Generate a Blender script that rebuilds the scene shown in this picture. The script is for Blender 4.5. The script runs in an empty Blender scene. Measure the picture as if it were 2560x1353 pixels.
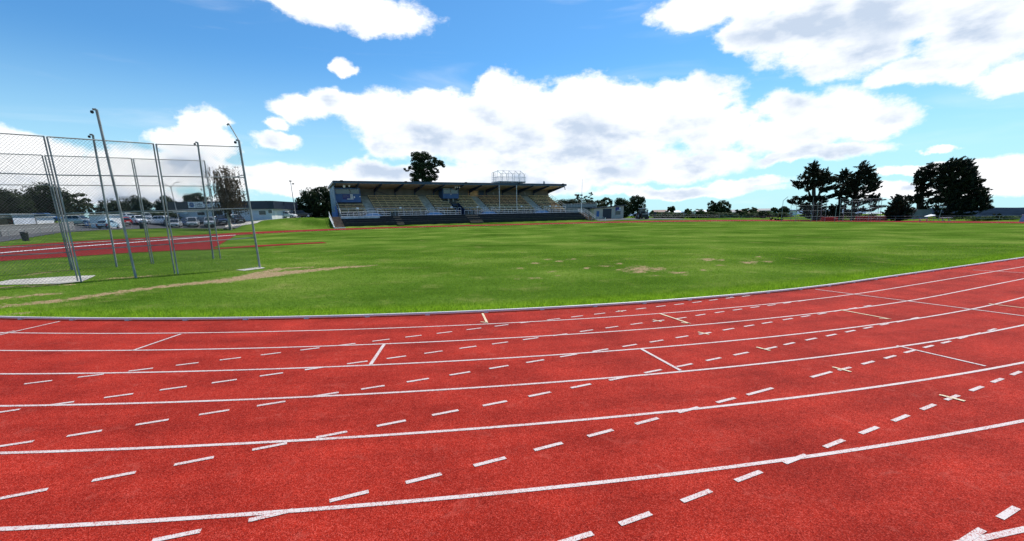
import bpy, math, random
import numpy as np
from mathutils import Vector, Matrix, noise as mnoise
random.seed(7); RNG = np.random.default_rng(7)
S = bpy.context.scene
COL = S.collection
# ------------------------------------------------------------------ camera model (16 mm lens, cropped frame)
FPX = 1138.0; PIT = math.radians(15.52); ROL = math.radians(-0.672); EYE = 2.24; Y0 = 853.0
CX, CY, R0 = -6.53, 46.97, 36.8            # centre and kerb radius of the near bend
A2 = (math.sin(math.radians(62)), math.cos(math.radians(62)))   # direction of the home straight
N2 = (-A2[1], A2[0])                                            # away from the field
SO = (-34.2, 94.06)                                             # stand origin (foot of its left stairs)

def ray(x, y):
    u = (x-1280)/FPX; v = -(y-Y0)/FPX
    c, s = math.cos(ROL), math.sin(ROL); u, v = c*u-s*v, s*u+c*v
    return u, math.cos(PIT)+v*math.sin(PIT), -math.sin(PIT)+v*math.cos(PIT)
def G(x, y, z=0.0):
    d = ray(x, y); t = (EYE-z)/-d[2]
    return d[0]*t, d[1]*t
def at(x, y, Y):
    d = ray(x, y); t = Y/d[1]
    return Vector((d[0]*t, Y, EYE+d[2]*t))
def st(x, y):
    dx, dy = x-SO[0], y-SO[1]
    return dx*A2[0]+dy*A2[1], dx*N2[0]+dy*N2[1]
def ss(a, b, x):
    t = np.clip((np.asarray(x, float)-a)/(b-a), 0, 1); return t*t*(3-2*t)

# ------------------------------------------------------------------ terrain
def tilt(x, y):
    s, t = st(x, y)
    return 0.0075*np.clip(s, 0, 66)*ss(-45, 0, t)*(1-ss(75, 120, s))
def Gt(x, y, extra=0.0):
    z = 0.0
    for _ in range(40):
        p = G(x, y, z+extra); z = 0.6*z+0.4*float(tilt(*p))
    return (p[0], p[1], z)
OUT_PX = [(-400, 645), (-150, 628), (0, 617), (160, 606), (320, 597), (480, 588.5), (640, 580), (700, 577.5), (850, 571.8), (1000, 567.2), (1140, 563.8), (1280, 560.6), (1490, 555), (1600, 553), (1750, 551), (1900, 549.6), (2060, 550.6), (2240, 552.4), (2560, 554.8), (2900, 559), (3200, 566)]
INN_PX = [(-400, 672), (-150, 650), (20, 632), (200, 617), (320, 608), (450, 598), (590, 588.5), (660, 584), (850, 575.4), (1000, 570.2), (1140, 566.6), (1280, 563.6), (1490, 558.2), (1600, 556.3), (1750, 554.3), (1900, 553), (2060, 554), (2240, 556), (2560, 558.8), (2900, 564), (3200, 573)]
OUT = np.array([Gt(*p) for p in OUT_PX]); INN = np.array([Gt(*p) for p in INN_PX])
def resample(P, n):
    P = np.asarray(P, float); d = np.r_[0, np.cumsum(np.hypot(*(P[1:, :2]-P[:-1, :2]).T))]
    t = np.linspace(0, d[-1], n)
    return np.stack([np.interp(t, d, P[:, k]) for k in range(P.shape[1])], 1)
def smooth(P, it=2):
    P = np.array(P, float)
    for _ in range(it):
        Q = [P[0]]
        for a, b in zip(P[:-1], P[1:]): Q += [.75*a+.25*b, .25*a+.75*b]
        Q.append(P[-1]); P = np.array(Q)
    return P
OUTs = smooth(OUT); INNs = smooth(INN)
OUTr = resample(OUTs, 260)[:, :2]
ring = np.array(list(map(tuple, OUTr))+[(140, 30), (60, -60), (-80, -60)])
def inside(px, py, poly):
    r = np.zeros(px.shape, bool); j = len(poly)-1
    for i in range(len(poly)):
        xi, yi = poly[i]; xj, yj = poly[j]
        c = ((yi > py) != (yj > py)) & (px < (xj-xi)*(py-yi)/(yj-yi+1e-12)+xi)
        r ^= c; j = i
    return r
def edge_dist(x, y):
    x = np.atleast_1d(np.asarray(x, float)); y = np.atleast_1d(np.asarray(y, float))
    d = np.full(x.shape, 1e9)
    for (ax, ay), (bx, by) in zip(OUTr[:-1], OUTr[1:]):
        vx, vy = bx-ax, by-ay; L = vx*vx+vy*vy+1e-9
        k = np.clip(((x-ax)*vx+(y-ay)*vy)/L, 0, 1)
        d = np.minimum(d, np.hypot(x-ax-k*vx, y-ay-k*vy))
    return np.where(inside(x, y, ring), -d, d)
def height(x, y):
    x = np.atleast_1d(np.asarray(x, float)); y = np.atleast_1d(np.asarray(y, float))
    s, t = st(x, y); e = edge_dist(x, y)
    left = 0.7*ss(0, 22, e)+1.3*ss(26, 42, e)
    mid = np.where(e > 0, 2.15*ss(0, 6.5, t), 0)
    right = 0.35*ss(2, 14, e)
    wl = ss(-30, -4, s); wr = ss(63.5, 68, s)
    b = left*(1-wl)+mid*wl*(1-wr)+right*wr
    foot = (s > 1.6) & (s < 61) & (t > 1.2) & (t < 16)
    b = np.where(foot, np.minimum(b, 0.5), b)
    b = np.where(e > 0, b, 0)
    z = tilt(x, y)+b
    far = np.hypot(x-10, y-60)
    z = z-23*ss(38, 190, e)*ss(.78, 1.0, x/np.maximum(y, 1))*(e > 0)
    return z-24*ss(330, 620, far)
def hz(x, y): return float(height(x, y)[0])

# ------------------------------------------------------------------ materials
def mat(name, col, rough=0.7, var=0.0, scale=4.0, bump=0.0, metal=0.0, col2=None, detail=5, trans=0.0, spec=None):
    m = bpy.data.materials.new(name); m.use_nodes = True
    nt = m.node_tree; b = nt.nodes['Principled BSDF']
    b.inputs['Roughness'].default_value = rough; b.inputs['Metallic'].default_value = metal
    b.inputs['Base Color'].default_value = (*col, 1)
    if spec is not None: b.inputs['Specular IOR Level'].default_value = spec
    if var or bump or col2:
        tc = nt.nodes.new('ShaderNodeTexCoord'); nz = nt.nodes.new('ShaderNodeTexNoise')
        nz.inputs['Scale'].default_value = scale; nz.inputs['Detail'].default_value = detail
        nt.links.new(tc.outputs['Object'], nz.inputs['Vector'])
        r = nt.nodes.new('ShaderNodeValToRGB'); r.color_ramp.elements[0].position = .3; r.color_ramp.elements[1].position = .7
        c2 = col2 or tuple(min(1, c*(1+var)) for c in col); c1 = col if col2 else tuple(c*(1-var) for c in col)
        r.color_ramp.elements[0].color = (*c1, 1); r.color_ramp.elements[1].color = (*c2, 1)
        nt.links.new(nz.outputs['Fac'], r.inputs['Fac']); nt.links.new(r.outputs['Color'], b.inputs['Base Color'])
        if bump:
            bp = nt.nodes.new('ShaderNodeBump'); bp.inputs['Strength'].default_value = bump; bp.inputs['Distance'].default_value = .02
            nt.links.new(nz.outputs['Fac'], bp.inputs['Height']); nt.links.new(bp.outputs['Normal'], b.inputs['Normal'])
    return m
def leafmat(name, c1, c2, tr=0.25, scale=0.6):
    m = mat(name, c1, 0.75, col2=c2, scale=scale, spec=.2); nt = m.node_tree
    b = nt.nodes['Principled BSDF']; o = nt.nodes['Material Output']
    t = nt.nodes.new('ShaderNodeBsdfTranslucent'); mx = nt.nodes.new('ShaderNodeMixShader'); mx.inputs[0].default_value = tr
    src = b.inputs['Base Color'].links[0].from_socket
    nt.links.new(src, t.inputs['Color']); nt.links.new(b.outputs[0], mx.inputs[1]); nt.links.new(t.outputs[0], mx.inputs[2]); nt.links.new(mx.outputs[0], o.inputs['Surface'])
    return m
M = {}
M['galv'] = mat('galvanised steel', (.30, .305, .30), .6, .35, 3, metal=.1)
M['galvdark'] = mat('weathered steel', (.10, .105, .11), .55, .4, 5, metal=.3)
M['wire'] = mat('chain link wire', (.075, .078, .08), .6, .2, 9)
M['white'] = mat('white paint', (.78, .78, .77), .5, .08, 2)
M['whiterail'] = mat('white rail paint', (.72, .73, .75), .4, .1, 3)
M['offwhite'] = mat('off white wall', (.62, .64, .68), .8, .06, .8)
M['grey'] = mat('grey paint', (.28, .29, .31), .6, .1, 2)
M['conc'] = mat('concrete', (.38, .355, .31), .9, .3, 1.2, .2)
M['concdark'] = mat('dark concrete', (.10, .095, .085), .9, .35, 1.5, .2)
M['block'] = mat('concrete block', (.19, .19, .19), .95, .2, 14, .3)
M['navy'] = mat('navy steel', (.012, .02, .04), .45, .25, 1.5)
M['blue'] = mat('blue panel', (.05, .13, .33), .55, .15, 1.0)
M['bluedark'] = mat('dark blue paint', (.02, .045, .11), .6, .2, 1.0)
M['bluefloor'] = mat('blue floor paint', (.10, .27, .52), .7, .2, 1.5)
M['fascia'] = mat('blue fascia', (.03, .085, .15), .4, .2, .6)
M['cladblue'] = mat('pale blue cladding', (.22, .30, .40), .5, .12, 1)
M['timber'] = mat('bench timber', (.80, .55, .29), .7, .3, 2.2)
M['timber_b'] = mat('red bench timber', (.68, .40, .21), .7, .3, 2.2)
M['stairwood'] = mat('stair timber', (.20, .12, .075), .8, .35, 3)
M['terrace'] = mat('black terrace boards', (.016, .015, .016), .8, .5, 2.5, .3)
M['soffit'] = mat('roof lining', (.44, .36, .27), .8, .3, .8)
M['backwall'] = mat('dark corrugated cladding', (.17, .165, .155), .6, .2, .8)
M['black'] = mat('black plastic', (.012, .012, .013), .5, .2, 3)
M['rubber'] = mat('tyre rubber', (.02, .02, .02), .85, .2, 8)
M['glass'] = mat('dark glass', (.02, .025, .03), .06, spec=.6)
M['glassblue'] = mat('pale window glass', (.10, .14, .17), .08, spec=.7)
M['beige'] = mat('beige cladding', (.50, .45, .38), .8, .06, 1)
M['signviolet'] = mat('violet blue sign', (.035, .035, .20), .5, .1, 2)
M['asphalt'] = mat('asphalt', (.055, .056, .06), .9, .25, .5, .2, detail=8)
M['red'] = mat('red paint', (.42, .02, .018), .5, .12, 1)
M['roofgrey'] = mat('grey roofing', (.16, .165, .17), .7, .2, .6)
M['roofbrown'] = mat('brown roof tiles', (.22, .14, .11), .8, .25, .8)
M['bark'] = mat('bark', (.055, .042, .032), .95, .4, 3, .4)
M['barkpale'] = mat('pale birch bark', (.32, .29, .25), .9, .4, 3, .3)
M['gold'] = mat('yellow paint', (.70, .50, .16), .8, .12, 9)
M['chrome'] = mat('light lens', (.55, .56, .58), .15, spec=.8)
M['taillens'] = mat('red lens', (.35, .01, .01), .2)
M['umbrella'] = mat('white canvas', (.8, .8, .8), .8, .05, 2)
M['leafdark'] = leafmat('dark foliage', (.008, .015, .006), (.038, .056, .018), .2)
M['leafolive'] = leafmat('olive foliage', (.018, .028, .008), (.06, .075, .02), .2)
M['leafmid'] = leafmat('mid green foliage', (.03, .05, .015), (.10, .14, .045), .25)
M['leafgrey'] = leafmat('grey green foliage', (.025, .042, .014), (.14, .17, .085), .25, 1.2)
M['leafbirch'] = leafmat('rusty birch foliage', (.030, .022, .010), (.09, .06, .025), .25)
M['macro'] = leafmat('cypress foliage', (.006, .010, .006), (.03, .038, .016), .1)
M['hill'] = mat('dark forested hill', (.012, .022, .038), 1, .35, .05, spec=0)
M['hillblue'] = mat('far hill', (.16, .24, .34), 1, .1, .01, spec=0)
M['water'] = mat('water', (.30, .38, .42), .5, .1, .05, spec=.3)
CARCOL = {}
def paint(n, c, metal=0.0):
    if n not in CARCOL: CARCOL[n] = mat('car paint '+n, c, .28, .03, 2, metal=metal, spec=.6)
    return CARCOL[n]

# ------------------------------------------------------------------ mesh helpers
def tag(o, label=None, cat=None, group=None, kind=None):
    if label: o['label'] = label
    if cat: o['category'] = cat
    if group: o['group'] = group
    if kind: o['kind'] = kind
    return o
def empty(name, loc=(0, 0, 0), rot=(0, 0, 0), **k):
    o = bpy.data.objects.new(name, None); COL.objects.link(o); o.location = loc; o.rotation_euler = rot
    o.empty_display_size = .2
    return tag(o, **k)
def fastmesh(name, V, F, m, parent=None, attr=None, smoothf=False):
    V = np.asarray(V, np.float32); F = np.asarray(F, np.int32)
    me = bpy.data.meshes.new(name); k = F.shape[1]
    me.vertices.add(len(V)); me.vertices.foreach_set('co', V.ravel())
    me.loops.add(F.size); me.loops.foreach_set('vertex_index', F.ravel())
    me.polygons.add(len(F)); me.polygons.foreach_set('loop_start', np.arange(len(F), dtype=np.int32)*k)
    if smoothf: me.polygons.foreach_set('use_smooth', np.ones(len(F), bool))
    me.update(calc_edges=True)
    if attr:
        for n, v in attr.items():
            a = me.attributes.new(n, 'FLOAT', 'POINT'); a.data.foreach_set('value', np.asarray(v, np.float32))
    me.materials.append(m)
    o = bpy.data.objects.new(name, me); COL.objects.link(o)
    if parent: o.parent = parent
    return o
class MB:
    def __init__(s): s.v = []; s.f = []
    def quad(s, *p):
        i = len(s.v); s.v += [tuple(q) for q in p]; s.f.append(tuple(range(i, i+len(p)))); return s
    def box(s, x0, x1, y0, y1, z0, z1):
        i = len(s.v)
        s.v += [(x0, y0, z0), (x1, y0, z0), (x1, y1, z0), (x0, y1, z0), (x0, y0, z1), (x1, y0, z1), (x1, y1, z1), (x0, y1, z1)]
        s.f += [tuple(i+k for k in q) for q in ((0, 3, 2, 1), (4, 5, 6, 7), (0, 1, 5, 4), (1, 2, 6, 5), (2, 3, 7, 6), (3, 0, 4, 7))]; return s
    def bar(s, a, b, r, n=6, r2=None):
        a = Vector(a); b = Vector(b); d = b-a
        if d.length < 1e-6: return s
        d.normalize(); u = d.orthogonal().normalized(); w = d.cross(u); r2 = r if r2 is None else r2
        i = len(s.v)
        for k in range(n):
            c, q = math.cos(2*math.pi*(k+.5)/n), math.sin(2*math.pi*(k+.5)/n)
            s.v.append(tuple(a+(u*c+w*q)*r)); s.v.append(tuple(b+(u*c+w*q)*r2))
        for k in range(n):
            j = (k+1) % n; s.f.append((i+2*k, i+2*j, i+2*j+1, i+2*k+1))
        s.f.append(tuple(i+2*k for k in range(n))[::-1]); s.f.append(tuple(i+2*k+1 for k in range(n))); return s
    def prism(s, pts, y0, y1, axis='y'):
        """polygon pts (x,z) swept along y"""
        i = len(s.v); n = len(pts)
        for y in (y0, y1):
            for (a, b) in pts: s.v.append((a, y, b) if axis == 'y' else (y, a, b))
        s.f.append(tuple(i+k for k in range(n))); s.f.append(tuple(i+n+k for k in range(n))[::-1])
        for k in range(n): j = (k+1) % n; s.f.append((i+k, i+n+k, i+n+j, i+j))
        return s
    def build(s, name, m, parent=None, smoothf=False, bev=0):
        me = bpy.data.meshes.new(name); me.from_pydata(s.v, [], s.f); me.update()
        import bmesh
        bm = bmesh.new(); bm.from_mesh(me); bmesh.ops.recalc_face_normals(bm, faces=bm.faces)
        if bev: bmesh.ops.bevel(bm, geom=bm.edges[:], offset=bev, segments=1, affect='EDGES')
        bm.to_mesh(me); bm.free()
        if smoothf:
            for p in me.polygons: p.use_smooth = True
        me.materials.append(m); o = bpy.data.objects.new(name, me); COL.objects.link(o)
        if parent: o.parent = parent
        return o
def copy_tree(o, parent=None):
    c = o.copy(); COL.objects.link(c)
    if parent: c.parent = parent
    for ch in o.children: copy_tree(ch, c)
    return c
def ribbon(name, A, B, n, m_, material, zoff, kind='structure', w=4, terr=True):
    """sheet between two ground polylines (x,y) following the terrain"""
    A = resample(np.asarray(A)[:, :2], n); B = resample(np.asarray(B)[:, :2], n)
    V = []
    for k in range(w+1): V.append(A+(B-A)*k/w)
    V = np.concatenate(V); z = (height(V[:, 0], V[:, 1]) if terr else np.zeros(len(V)))+zoff
    F = [(k*n+i, k*n+i+1, (k+1)*n+i+1, (k+1)*n+i) for k in range(w) for i in range(n-1)]
    o = fastmesh(name, np.c_[V, z], F, material)
    return tag(o, kind=kind) if kind else o

# ------------------------------------------------------------------ camera, sun, world
cam = bpy.data.cameras.new('camera'); co = bpy.data.objects.new('camera', cam); COL.objects.link(co)
cam.sensor_width = 36; cam.lens = 36*FPX/2560; cam.shift_y = (Y0-676.5)/2560; cam.clip_end = 20000; cam.clip_start = .05
co.location = (0, 0, EYE)
co.matrix_world = Matrix.Translation((0, 0, EYE)) @ Matrix.Rotation(math.pi/2-PIT, 4, 'X') @ Matrix.Rotation(ROL, 4, 'Z')
S.camera = co
S.view_settings.view_transform = 'Standard'; S.view_settings.look = 'None'; S.view_settings.exposure = 0.45; S.view_settings.gamma = 1
SUN_EL, SUN_AZ = math.radians(56), math.radians(38)      # azimuth measured from +Y towards +X
sl = bpy.data.lights.new('sun', 'SUN'); sl.energy = 4.2; sl.angle = math.radians(.53); sl.color = (1, .955, .88)
so = bpy.data.objects.new('sun', sl); COL.objects.link(so)
sd = Vector((math.sin(SUN_AZ)*math.cos(SUN_EL), math.cos(SUN_AZ)*math.cos(SUN_EL), math.sin(SUN_EL)))
so.rotation_euler = sd.to_track_quat('Z', 'Y').to_euler(); so.location = (0, 0, 60)

W = bpy.data.worlds.new('World'); S.world = W; W.use_nodes = True
exec_world = None
# clouds: blobs in (azimuth, tan elevation), listed as photo-space ellipses and turned into sky directions
BLOBS = [(840, 5, 210, 55), (960, 45, 130, 45), (740, 0, 110, 40),
 (770, 262, 100, 32), (880, 268, 110, 36), (980, 290, 120, 60), (1100, 268, 90, 46), (1240, 245, 70, 60), (1300, 290, 170, 80), (1450, 250, 110, 66), (1560, 265, 120, 70), (1480, 330, 260, 90), (1700, 250, 150, 48), (1640, 300, 160, 60), (1130, 340, 220, 60), (1380, 390, 260, 55), (1000, 355, 110, 40), (1780, 330, 110, 60),
 (1960, 270, 80, 50), (2060, 300, 150, 72), (2180, 305, 110, 50), (1960, 345, 130, 50), (1960, 400, 90, 16), (2090, 380, 160, 22),
 (2150, -70, 420, 110), (2500, -50, 220, 110), (1740, 30, 110, 55), (1880, 90, 90, 50), (2000, 60, 170, 90), (2120, 120, 160, 60), (2250, 30, 230, 70), (2500, 60, 190, 110), (2330, 170, 170, 40), (2540, 190, 110, 50),
 (500, 320, 55, 45), (470, 350, 90, 35), (540, 360, 60, 40), (690, 345, 70, 24), (690, 300, 40, 20), (866, 163, 36, 24),
 (90, 400, 190, 55), (330, 420, 180, 50), (200, 460, 260, 45), (480, 420, 130, 40),
 (760, 440, 140, 34), (900, 425, 90, 26), (660, 450, 120, 38), (1050, 440, 160, 30), (1280, 455, 260, 34), (1480, 440, 150, 30), (1690, 415, 170, 36), (1860, 455, 90, 16), (1700, 476, 230, 15),
 (2350, 372, 42, 13), (2500, 425, 120, 38), (2480, 470, 160, 30), (2300, 425, 70, 14), (2250, 480, 130, 20), (930, 487, 240, 14), (300, 490, 320, 24)]
def azel(x, y):
    d = ray(x, y); return math.atan2(d[0], d[1]), d[2]/math.hypot(d[0], d[1])
def build_world():
    g = bpy.data.node_groups.new('cloud_density', 'ShaderNodeTree')
    g.interface.new_socket('Q', in_out='INPUT', socket_type='NodeSocketVector'); g.interface.new_socket('D', in_out='OUTPUT', socket_type='NodeSocketFloat'); g.interface.new_socket('Soft', in_out='OUTPUT', socket_type='NodeSocketFloat')
    N = g.nodes; L = g.links.new
    gi = N.new('NodeGroupInput'); go = N.new('NodeGroupOutput')
    def math_(op, a, b=None, c=None, clamp=False):
        n = N.new('ShaderNodeMath'); n.operation = op; n.use_clamp = clamp
        for i, q in enumerate((a, b, c)):
            if q is None: continue
            if isinstance(q, (int, float)): n.inputs[i].default_value = q
            else: L(q, n.inputs[i])
        return n.outputs[0]
    # domain warp
    nz = N.new('ShaderNodeTexNoise'); nz.inputs['Scale'].default_value = 8; nz.inputs['Detail'].default_value = 9; nz.inputs['Roughness'].default_value = .6; nz.normalize = True
    L(gi.outputs[0], nz.inputs['Vector'])
    v = N.new('ShaderNodeVectorMath'); v.operation = 'SUBTRACT'; L(nz.outputs['Color'], v.inputs[0]); v.inputs[1].default_value = (.5, .5, .5)
    v2 = N.new('ShaderNodeVectorMath'); v2.operation = 'MULTIPLY_ADD'; L(v.outputs[0], v2.inputs[0]); v2.inputs[1].default_value = (.13, .065, 0); L(gi.outputs[0], v2.inputs[2])
    q = v2.outputs[0]; acc = None
    for (x, y, rx, ry) in BLOBS:
        c = azel(x, y); e1 = azel(x+rx, y); e0 = azel(x-rx, y); f1 = azel(x, y-ry); f0 = azel(x, y+ry)
        ra = abs(e1[0]-e0[0])/2; re = abs(f1[1]-f0[1])/2
        m = N.new('ShaderNodeMapping'); m.vector_type = 'TEXTURE'
        m.inputs['Location'].default_value = (c[0], c[1], 0); m.inputs['Scale'].default_value = (ra*1.15, re*1.15, 1)
        L(q, m.inputs['Vector'])
        ln = N.new('ShaderNodeVectorMath'); ln.operation = 'LENGTH'; L(m.outputs[0], ln.inputs[0])
        b = math_('SUBTRACT', 1.0, ln.outputs['Value'])
        acc = b if acc is None else math_('SMOOTH_MAX', acc, b, .25)
    acc = math_('MAXIMUM', acc, -1.2)
    n2 = N.new('ShaderNodeTexNoise'); n2.inputs['Scale'].default_value = 16; n2.inputs['Detail'].default_value = 9; n2.inputs['Roughness'].default_value = .62
    mp = N.new('ShaderNodeVectorMath'); mp.operation = 'MULTIPLY'; L(gi.outputs[0], mp.inputs[0]); mp.inputs[1].default_value = (1, 1.7, 1)
    L(mp.outputs[0], n2.inputs['Vector'])
    f = math_('SUBTRACT', n2.outputs['Fac'], .5)
    d = math_('MULTIPLY_ADD', f, 1.15, acc)
    L(d, go.inputs[0]); L(math_('MULTIPLY_ADD', f, .55, acc), go.inputs[1])
    nt = W.node_tree; nt.nodes.clear(); N = nt.nodes; L = nt.links.new
    tc = N.new('ShaderNodeTexCoord'); sp = N.new('ShaderNodeSeparateXYZ'); L(tc.outputs['Generated'], sp.inputs[0])
    az = math_('ARCTAN2', sp.outputs[0], sp.outputs[1])
    h = math_('SQRT', math_('ADD', math_('MULTIPLY', sp.outputs[0], sp.outputs[0]), math_('MULTIPLY', sp.outputs[1], sp.outputs[1])))
    el = math_('DIVIDE', sp.outputs[2], math_('MAXIMUM', h, .02))
    cb = N.new('ShaderNodeCombineXYZ'); L(az, cb.inputs[0]); L(el, cb.inputs[1])
    g1 = N.new('ShaderNodeGroup'); g1.node_tree = g; L(cb.outputs[0], g1.inputs[0])
    off = N.new('ShaderNodeVectorMath'); off.operation = 'ADD'; 
    seq = N.new('ShaderNodeVectorMath'); seq.operation = 'MULTIPLY_ADD'; L(g1.outputs[0], seq.inputs[0]); seq.inputs[1].default_value = (1e-7, 1e-7, 0); L(cb.outputs[0], seq.inputs[2])
    L(seq.outputs[0], off.inputs[0]); off.inputs[1].default_value = (.03, .055, 0)
    g2 = N.new('ShaderNodeGroup'); g2.node_tree = g; L(off.outputs[0], g2.inputs[0])
    def mr(x, a, b, c=0, d=1, t='SMOOTHSTEP'):
        n = N.new('ShaderNodeMapRange'); n.interpolation_type = t; L(x, n.inputs[0])
        for i, q in enumerate((a, b, c, d)): n.inputs[i+1].default_value = q
        return n.outputs[0]
    mask = mr(g1.outputs[0], -.06, .34)
    # cirrus veils
    cz = N.new('ShaderNodeTexNoise'); cz.inputs['Scale'].default_value = 3.2; cz.inputs['Detail'].default_value = 7; cz.inputs['Distortion'].default_value = .6
    mpp = N.new('ShaderNodeMapping'); mpp.inputs['Rotation'].default_value = (0, 0, math.radians(20)); mpp.inputs['Scale'].default_value = (.9, 5, 1); L(cb.outputs[0], mpp.inputs['Vector']); L(mpp.outputs[0], cz.inputs['Vector'])
    veil = mr(cz.outputs['Fac'], .52, .8, 0, .28)
    mask = math_('MAXIMUM', mask, veil)
    sz = N.new('ShaderNodeTexNoise'); sz.inputs['Scale'].default_value = 9; sz.inputs['Detail'].default_value = 6; sz.inputs['Roughness'].default_value = .55
    smp = N.new('ShaderNodeMapping'); smp.inputs['Scale'].default_value = (1, 2.1, 1); L(cb.outputs[0], smp.inputs['Vector']); L(smp.outputs[0], sz.inputs['Vector'])
    thick = math_('MULTIPLY', math_('MULTIPLY', mr(g2.outputs[1], -.15, .8), mr(g1.outputs[1], -.05, .65)), mr(sz.outputs['Fac'], .36, .66, .15, 1.15))
    sky = N.new('ShaderNodeTexSky'); sky.sky_type = 'NISHITA'; sky.sun_disc = False
    sky.sun_elevation = SUN_EL; sky.sun_rotation = SUN_AZ; sky.air_density = 1.0; sky.dust_density = .35; sky.ozone_density = 2.0; sky.altitude = 50
    tint = N.new('ShaderNodeMix'); tint.data_type = 'RGBA'; tint.blend_type = 'MULTIPLY'; tint.inputs[0].default_value = 1
    L(sky.outputs[0], tint.inputs[6]); tint.inputs[7].default_value = (*SKYTINT, 1)
    cc = N.new('ShaderNodeMix'); cc.data_type = 'RGBA'; L(thick, cc.inputs[0]); cc.inputs[6].default_value = (.84, .855, .87, 1); cc.inputs[7].default_value = (.44, .52, .64, 1)
    hzm = N.new('ShaderNodeMix'); hzm.data_type = 'RGBA'; L(mr(el, -.02, .30, .85, 0), hzm.inputs[0]); L(tint.outputs[2], hzm.inputs[6]); hzm.inputs[7].default_value = (.44, .69, .76, 1)
    fin = N.new('ShaderNodeMix'); fin.data_type = 'RGBA'; L(mask, fin.inputs[0]); L(hzm.outputs[2], fin.inputs[6]); L(cc.outputs[2], fin.inputs[7])
    bg = N.new('ShaderNodeBackground'); L(fin.outputs[2], bg.inputs['Color']); bg.inputs['Strength'].default_value = 1.0
    o = N.new('ShaderNodeOutputWorld'); L(bg.outputs[0], o.inputs['Surface'])
    W.cycles.sampling_method = 'MANUAL'; W.cycles.sample_map_resolution = 512
SKYTINT = (.042, .083, .110)
build_world()

# ------------------------------------------------------------------ ground sheet
def axis(lo, hi, f0, f1, fine, m0, m1):
    a = [f0]
    while a[-1] < f1: a.append(a[-1]+fine)
    while a[-1] < m1: a.append(a[-1]+1.5)
    st_ = 2.5
    while a[-1] < hi: a.append(a[-1]+st_); st_ *= 1.25
    b = [f0]
    while b[-1] > m0: b.append(b[-1]-1.5)
    st_ = 2.5
    while b[-1] > lo: b.append(b[-1]-st_); st_ *= 1.25
    return np.array(b[:0:-1]+a)
xs = axis(-5000, 5000, -36, 44, .25, -130, 170); ys = axis(-400, 6000, 8, 34, .25, -30, 190)
GX, GY = np.meshgrid(xs, ys); gx, gy = GX.ravel(), GY.ravel()
gz = height(gx, gy)
def pdist(x, y, P):
    d = np.full(x.shape, 1e9); wd = np.zeros(x.shape)
    for (ax, ay, aw), (bx, by, bw) in zip(P[:-1], P[1:]):
        vx, vy = bx-ax, by-ay; k = np.clip(((x-ax)*vx+(y-ay)*vy)/(vx*vx+vy*vy+1e-9), 0, 1)
        q = np.hypot(x-ax-k*vx, y-ay-k*vy)-(aw+(bw-aw)*k)
        d = np.minimum(d, q)
    return d
PATHS = [[(-80, 778, .3), (0, 767, .26), (150, 752, .24), (250, 738, .26), (325, 727, .27), (400, 717, .28), (475, 710, .32), (575, 700, .5), (640, 691, .75), (715, 682, .6), (790, 675, .42), (852, 669, .35), (930, 664, .1)],
         [(-60, 750, .2), (0, 747, .2), (75, 739, .18), (150, 733, .04)], [(560, 705, .2), (640, 686, .35), (700, 672, .25), (780, 668, .05)], [(30, 785, .1), (85, 782, .05)],
         [(60, 690, .05), (100, 683, .12), (160, 677, .05)], [(270, 697, .05), (320, 694, .12), (375, 690, .05)], [(-20, 721, .1), (60, 716, .1), (180, 712, .04)]]
SPOTS = [(235, 393, 60, 9), (475, 373, 55, 8), (600, 352, 60, 6), (360, 355, 40, 8), (740, 443, 50, 10), (950, 420, 60, 9), (1070, 398, 60, 8), (1290, 450, 160, 30), (1250, 480, 120, 14), (1650, 487, 130, 12), (1430, 515, 45, 8), (1960, 355, 80, 16), (2085, 360, 50, 10), (1940, 463, 55, 8), (2370, 385, 80, 16), (2085, 415, 50, 7), (240, 540, 80, 8), (75, 552, 50, 5), (440, 520, 40, 7), (60, 443, 60, 7), (1090, 460, 60, 9), (1720, 512, 80, 6), (1450, 450, 90, 18), (400, 475, 50, 10), (2560, 376, 60, 8), (2470, 330, 40, 8)]
bare = np.zeros(gx.shape)
near = (gy > 8) & (gy < 34) & (np.abs(gx) < 44)
nx, ny = gx[near], gy[near]; bn = np.zeros(nx.shape)
for P in PATHS:
    Q = [(*G(a, b), w*.95) for a, b, w in P]
    d = pdist(nx, ny, Q); bn = np.maximum(bn, .86*(1-ss(-.35, .62, d)))
for (a, b, rx, ry) in SPOTS:
    px, py = 1280+a/4, 560+b/4
    c = G(px, py); e = G(px+rx/4, py); f = G(px, py-ry/4)
    ax = math.hypot(e[0]-c[0], e[1]-c[1]); ay = math.hypot(f[0]-c[0], f[1]-c[1])
    # the axes follow the line of sight on the ground
    ux, uy = c[0]/math.hypot(*c), c[1]/math.hypot(*c)
    dx, dy = nx-c[0], ny-c[1]; l = dx*ux+dy*uy; t = dx*uy-dy*ux
    bn = np.maximum(bn, .70*(1-ss(.15, 1.9, np.hypot(l/ay, t/ax))))
bare[near] = bn
_C = np.array([CX, CY])
def kerbdist(x, y):
    """distance inside the kerb (positive on the grass)"""
    s = (x-CX)*A2[0]+(y-CY)*A2[1]; t = (x-CX)*N2[0]+(y-CY)*N2[1]
    return np.where((s > 0) & (t < 0), R0+t, R0-np.hypot(x-CX, y-CY))
kd = kerbdist(gx, gy)
lush = np.where((kd > -1) & near, 1-ss(.5, 1.6, np.abs(kd)), 0)
nxn, nyn = len(xs), len(ys)
idx = np.arange(nxn*nyn).reshape(nyn, nxn)
F = np.stack([idx[:-1, :-1], idx[:-1, 1:], idx[1:, 1:], idx[1:, :-1]], -1).reshape(-1, 4)

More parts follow.
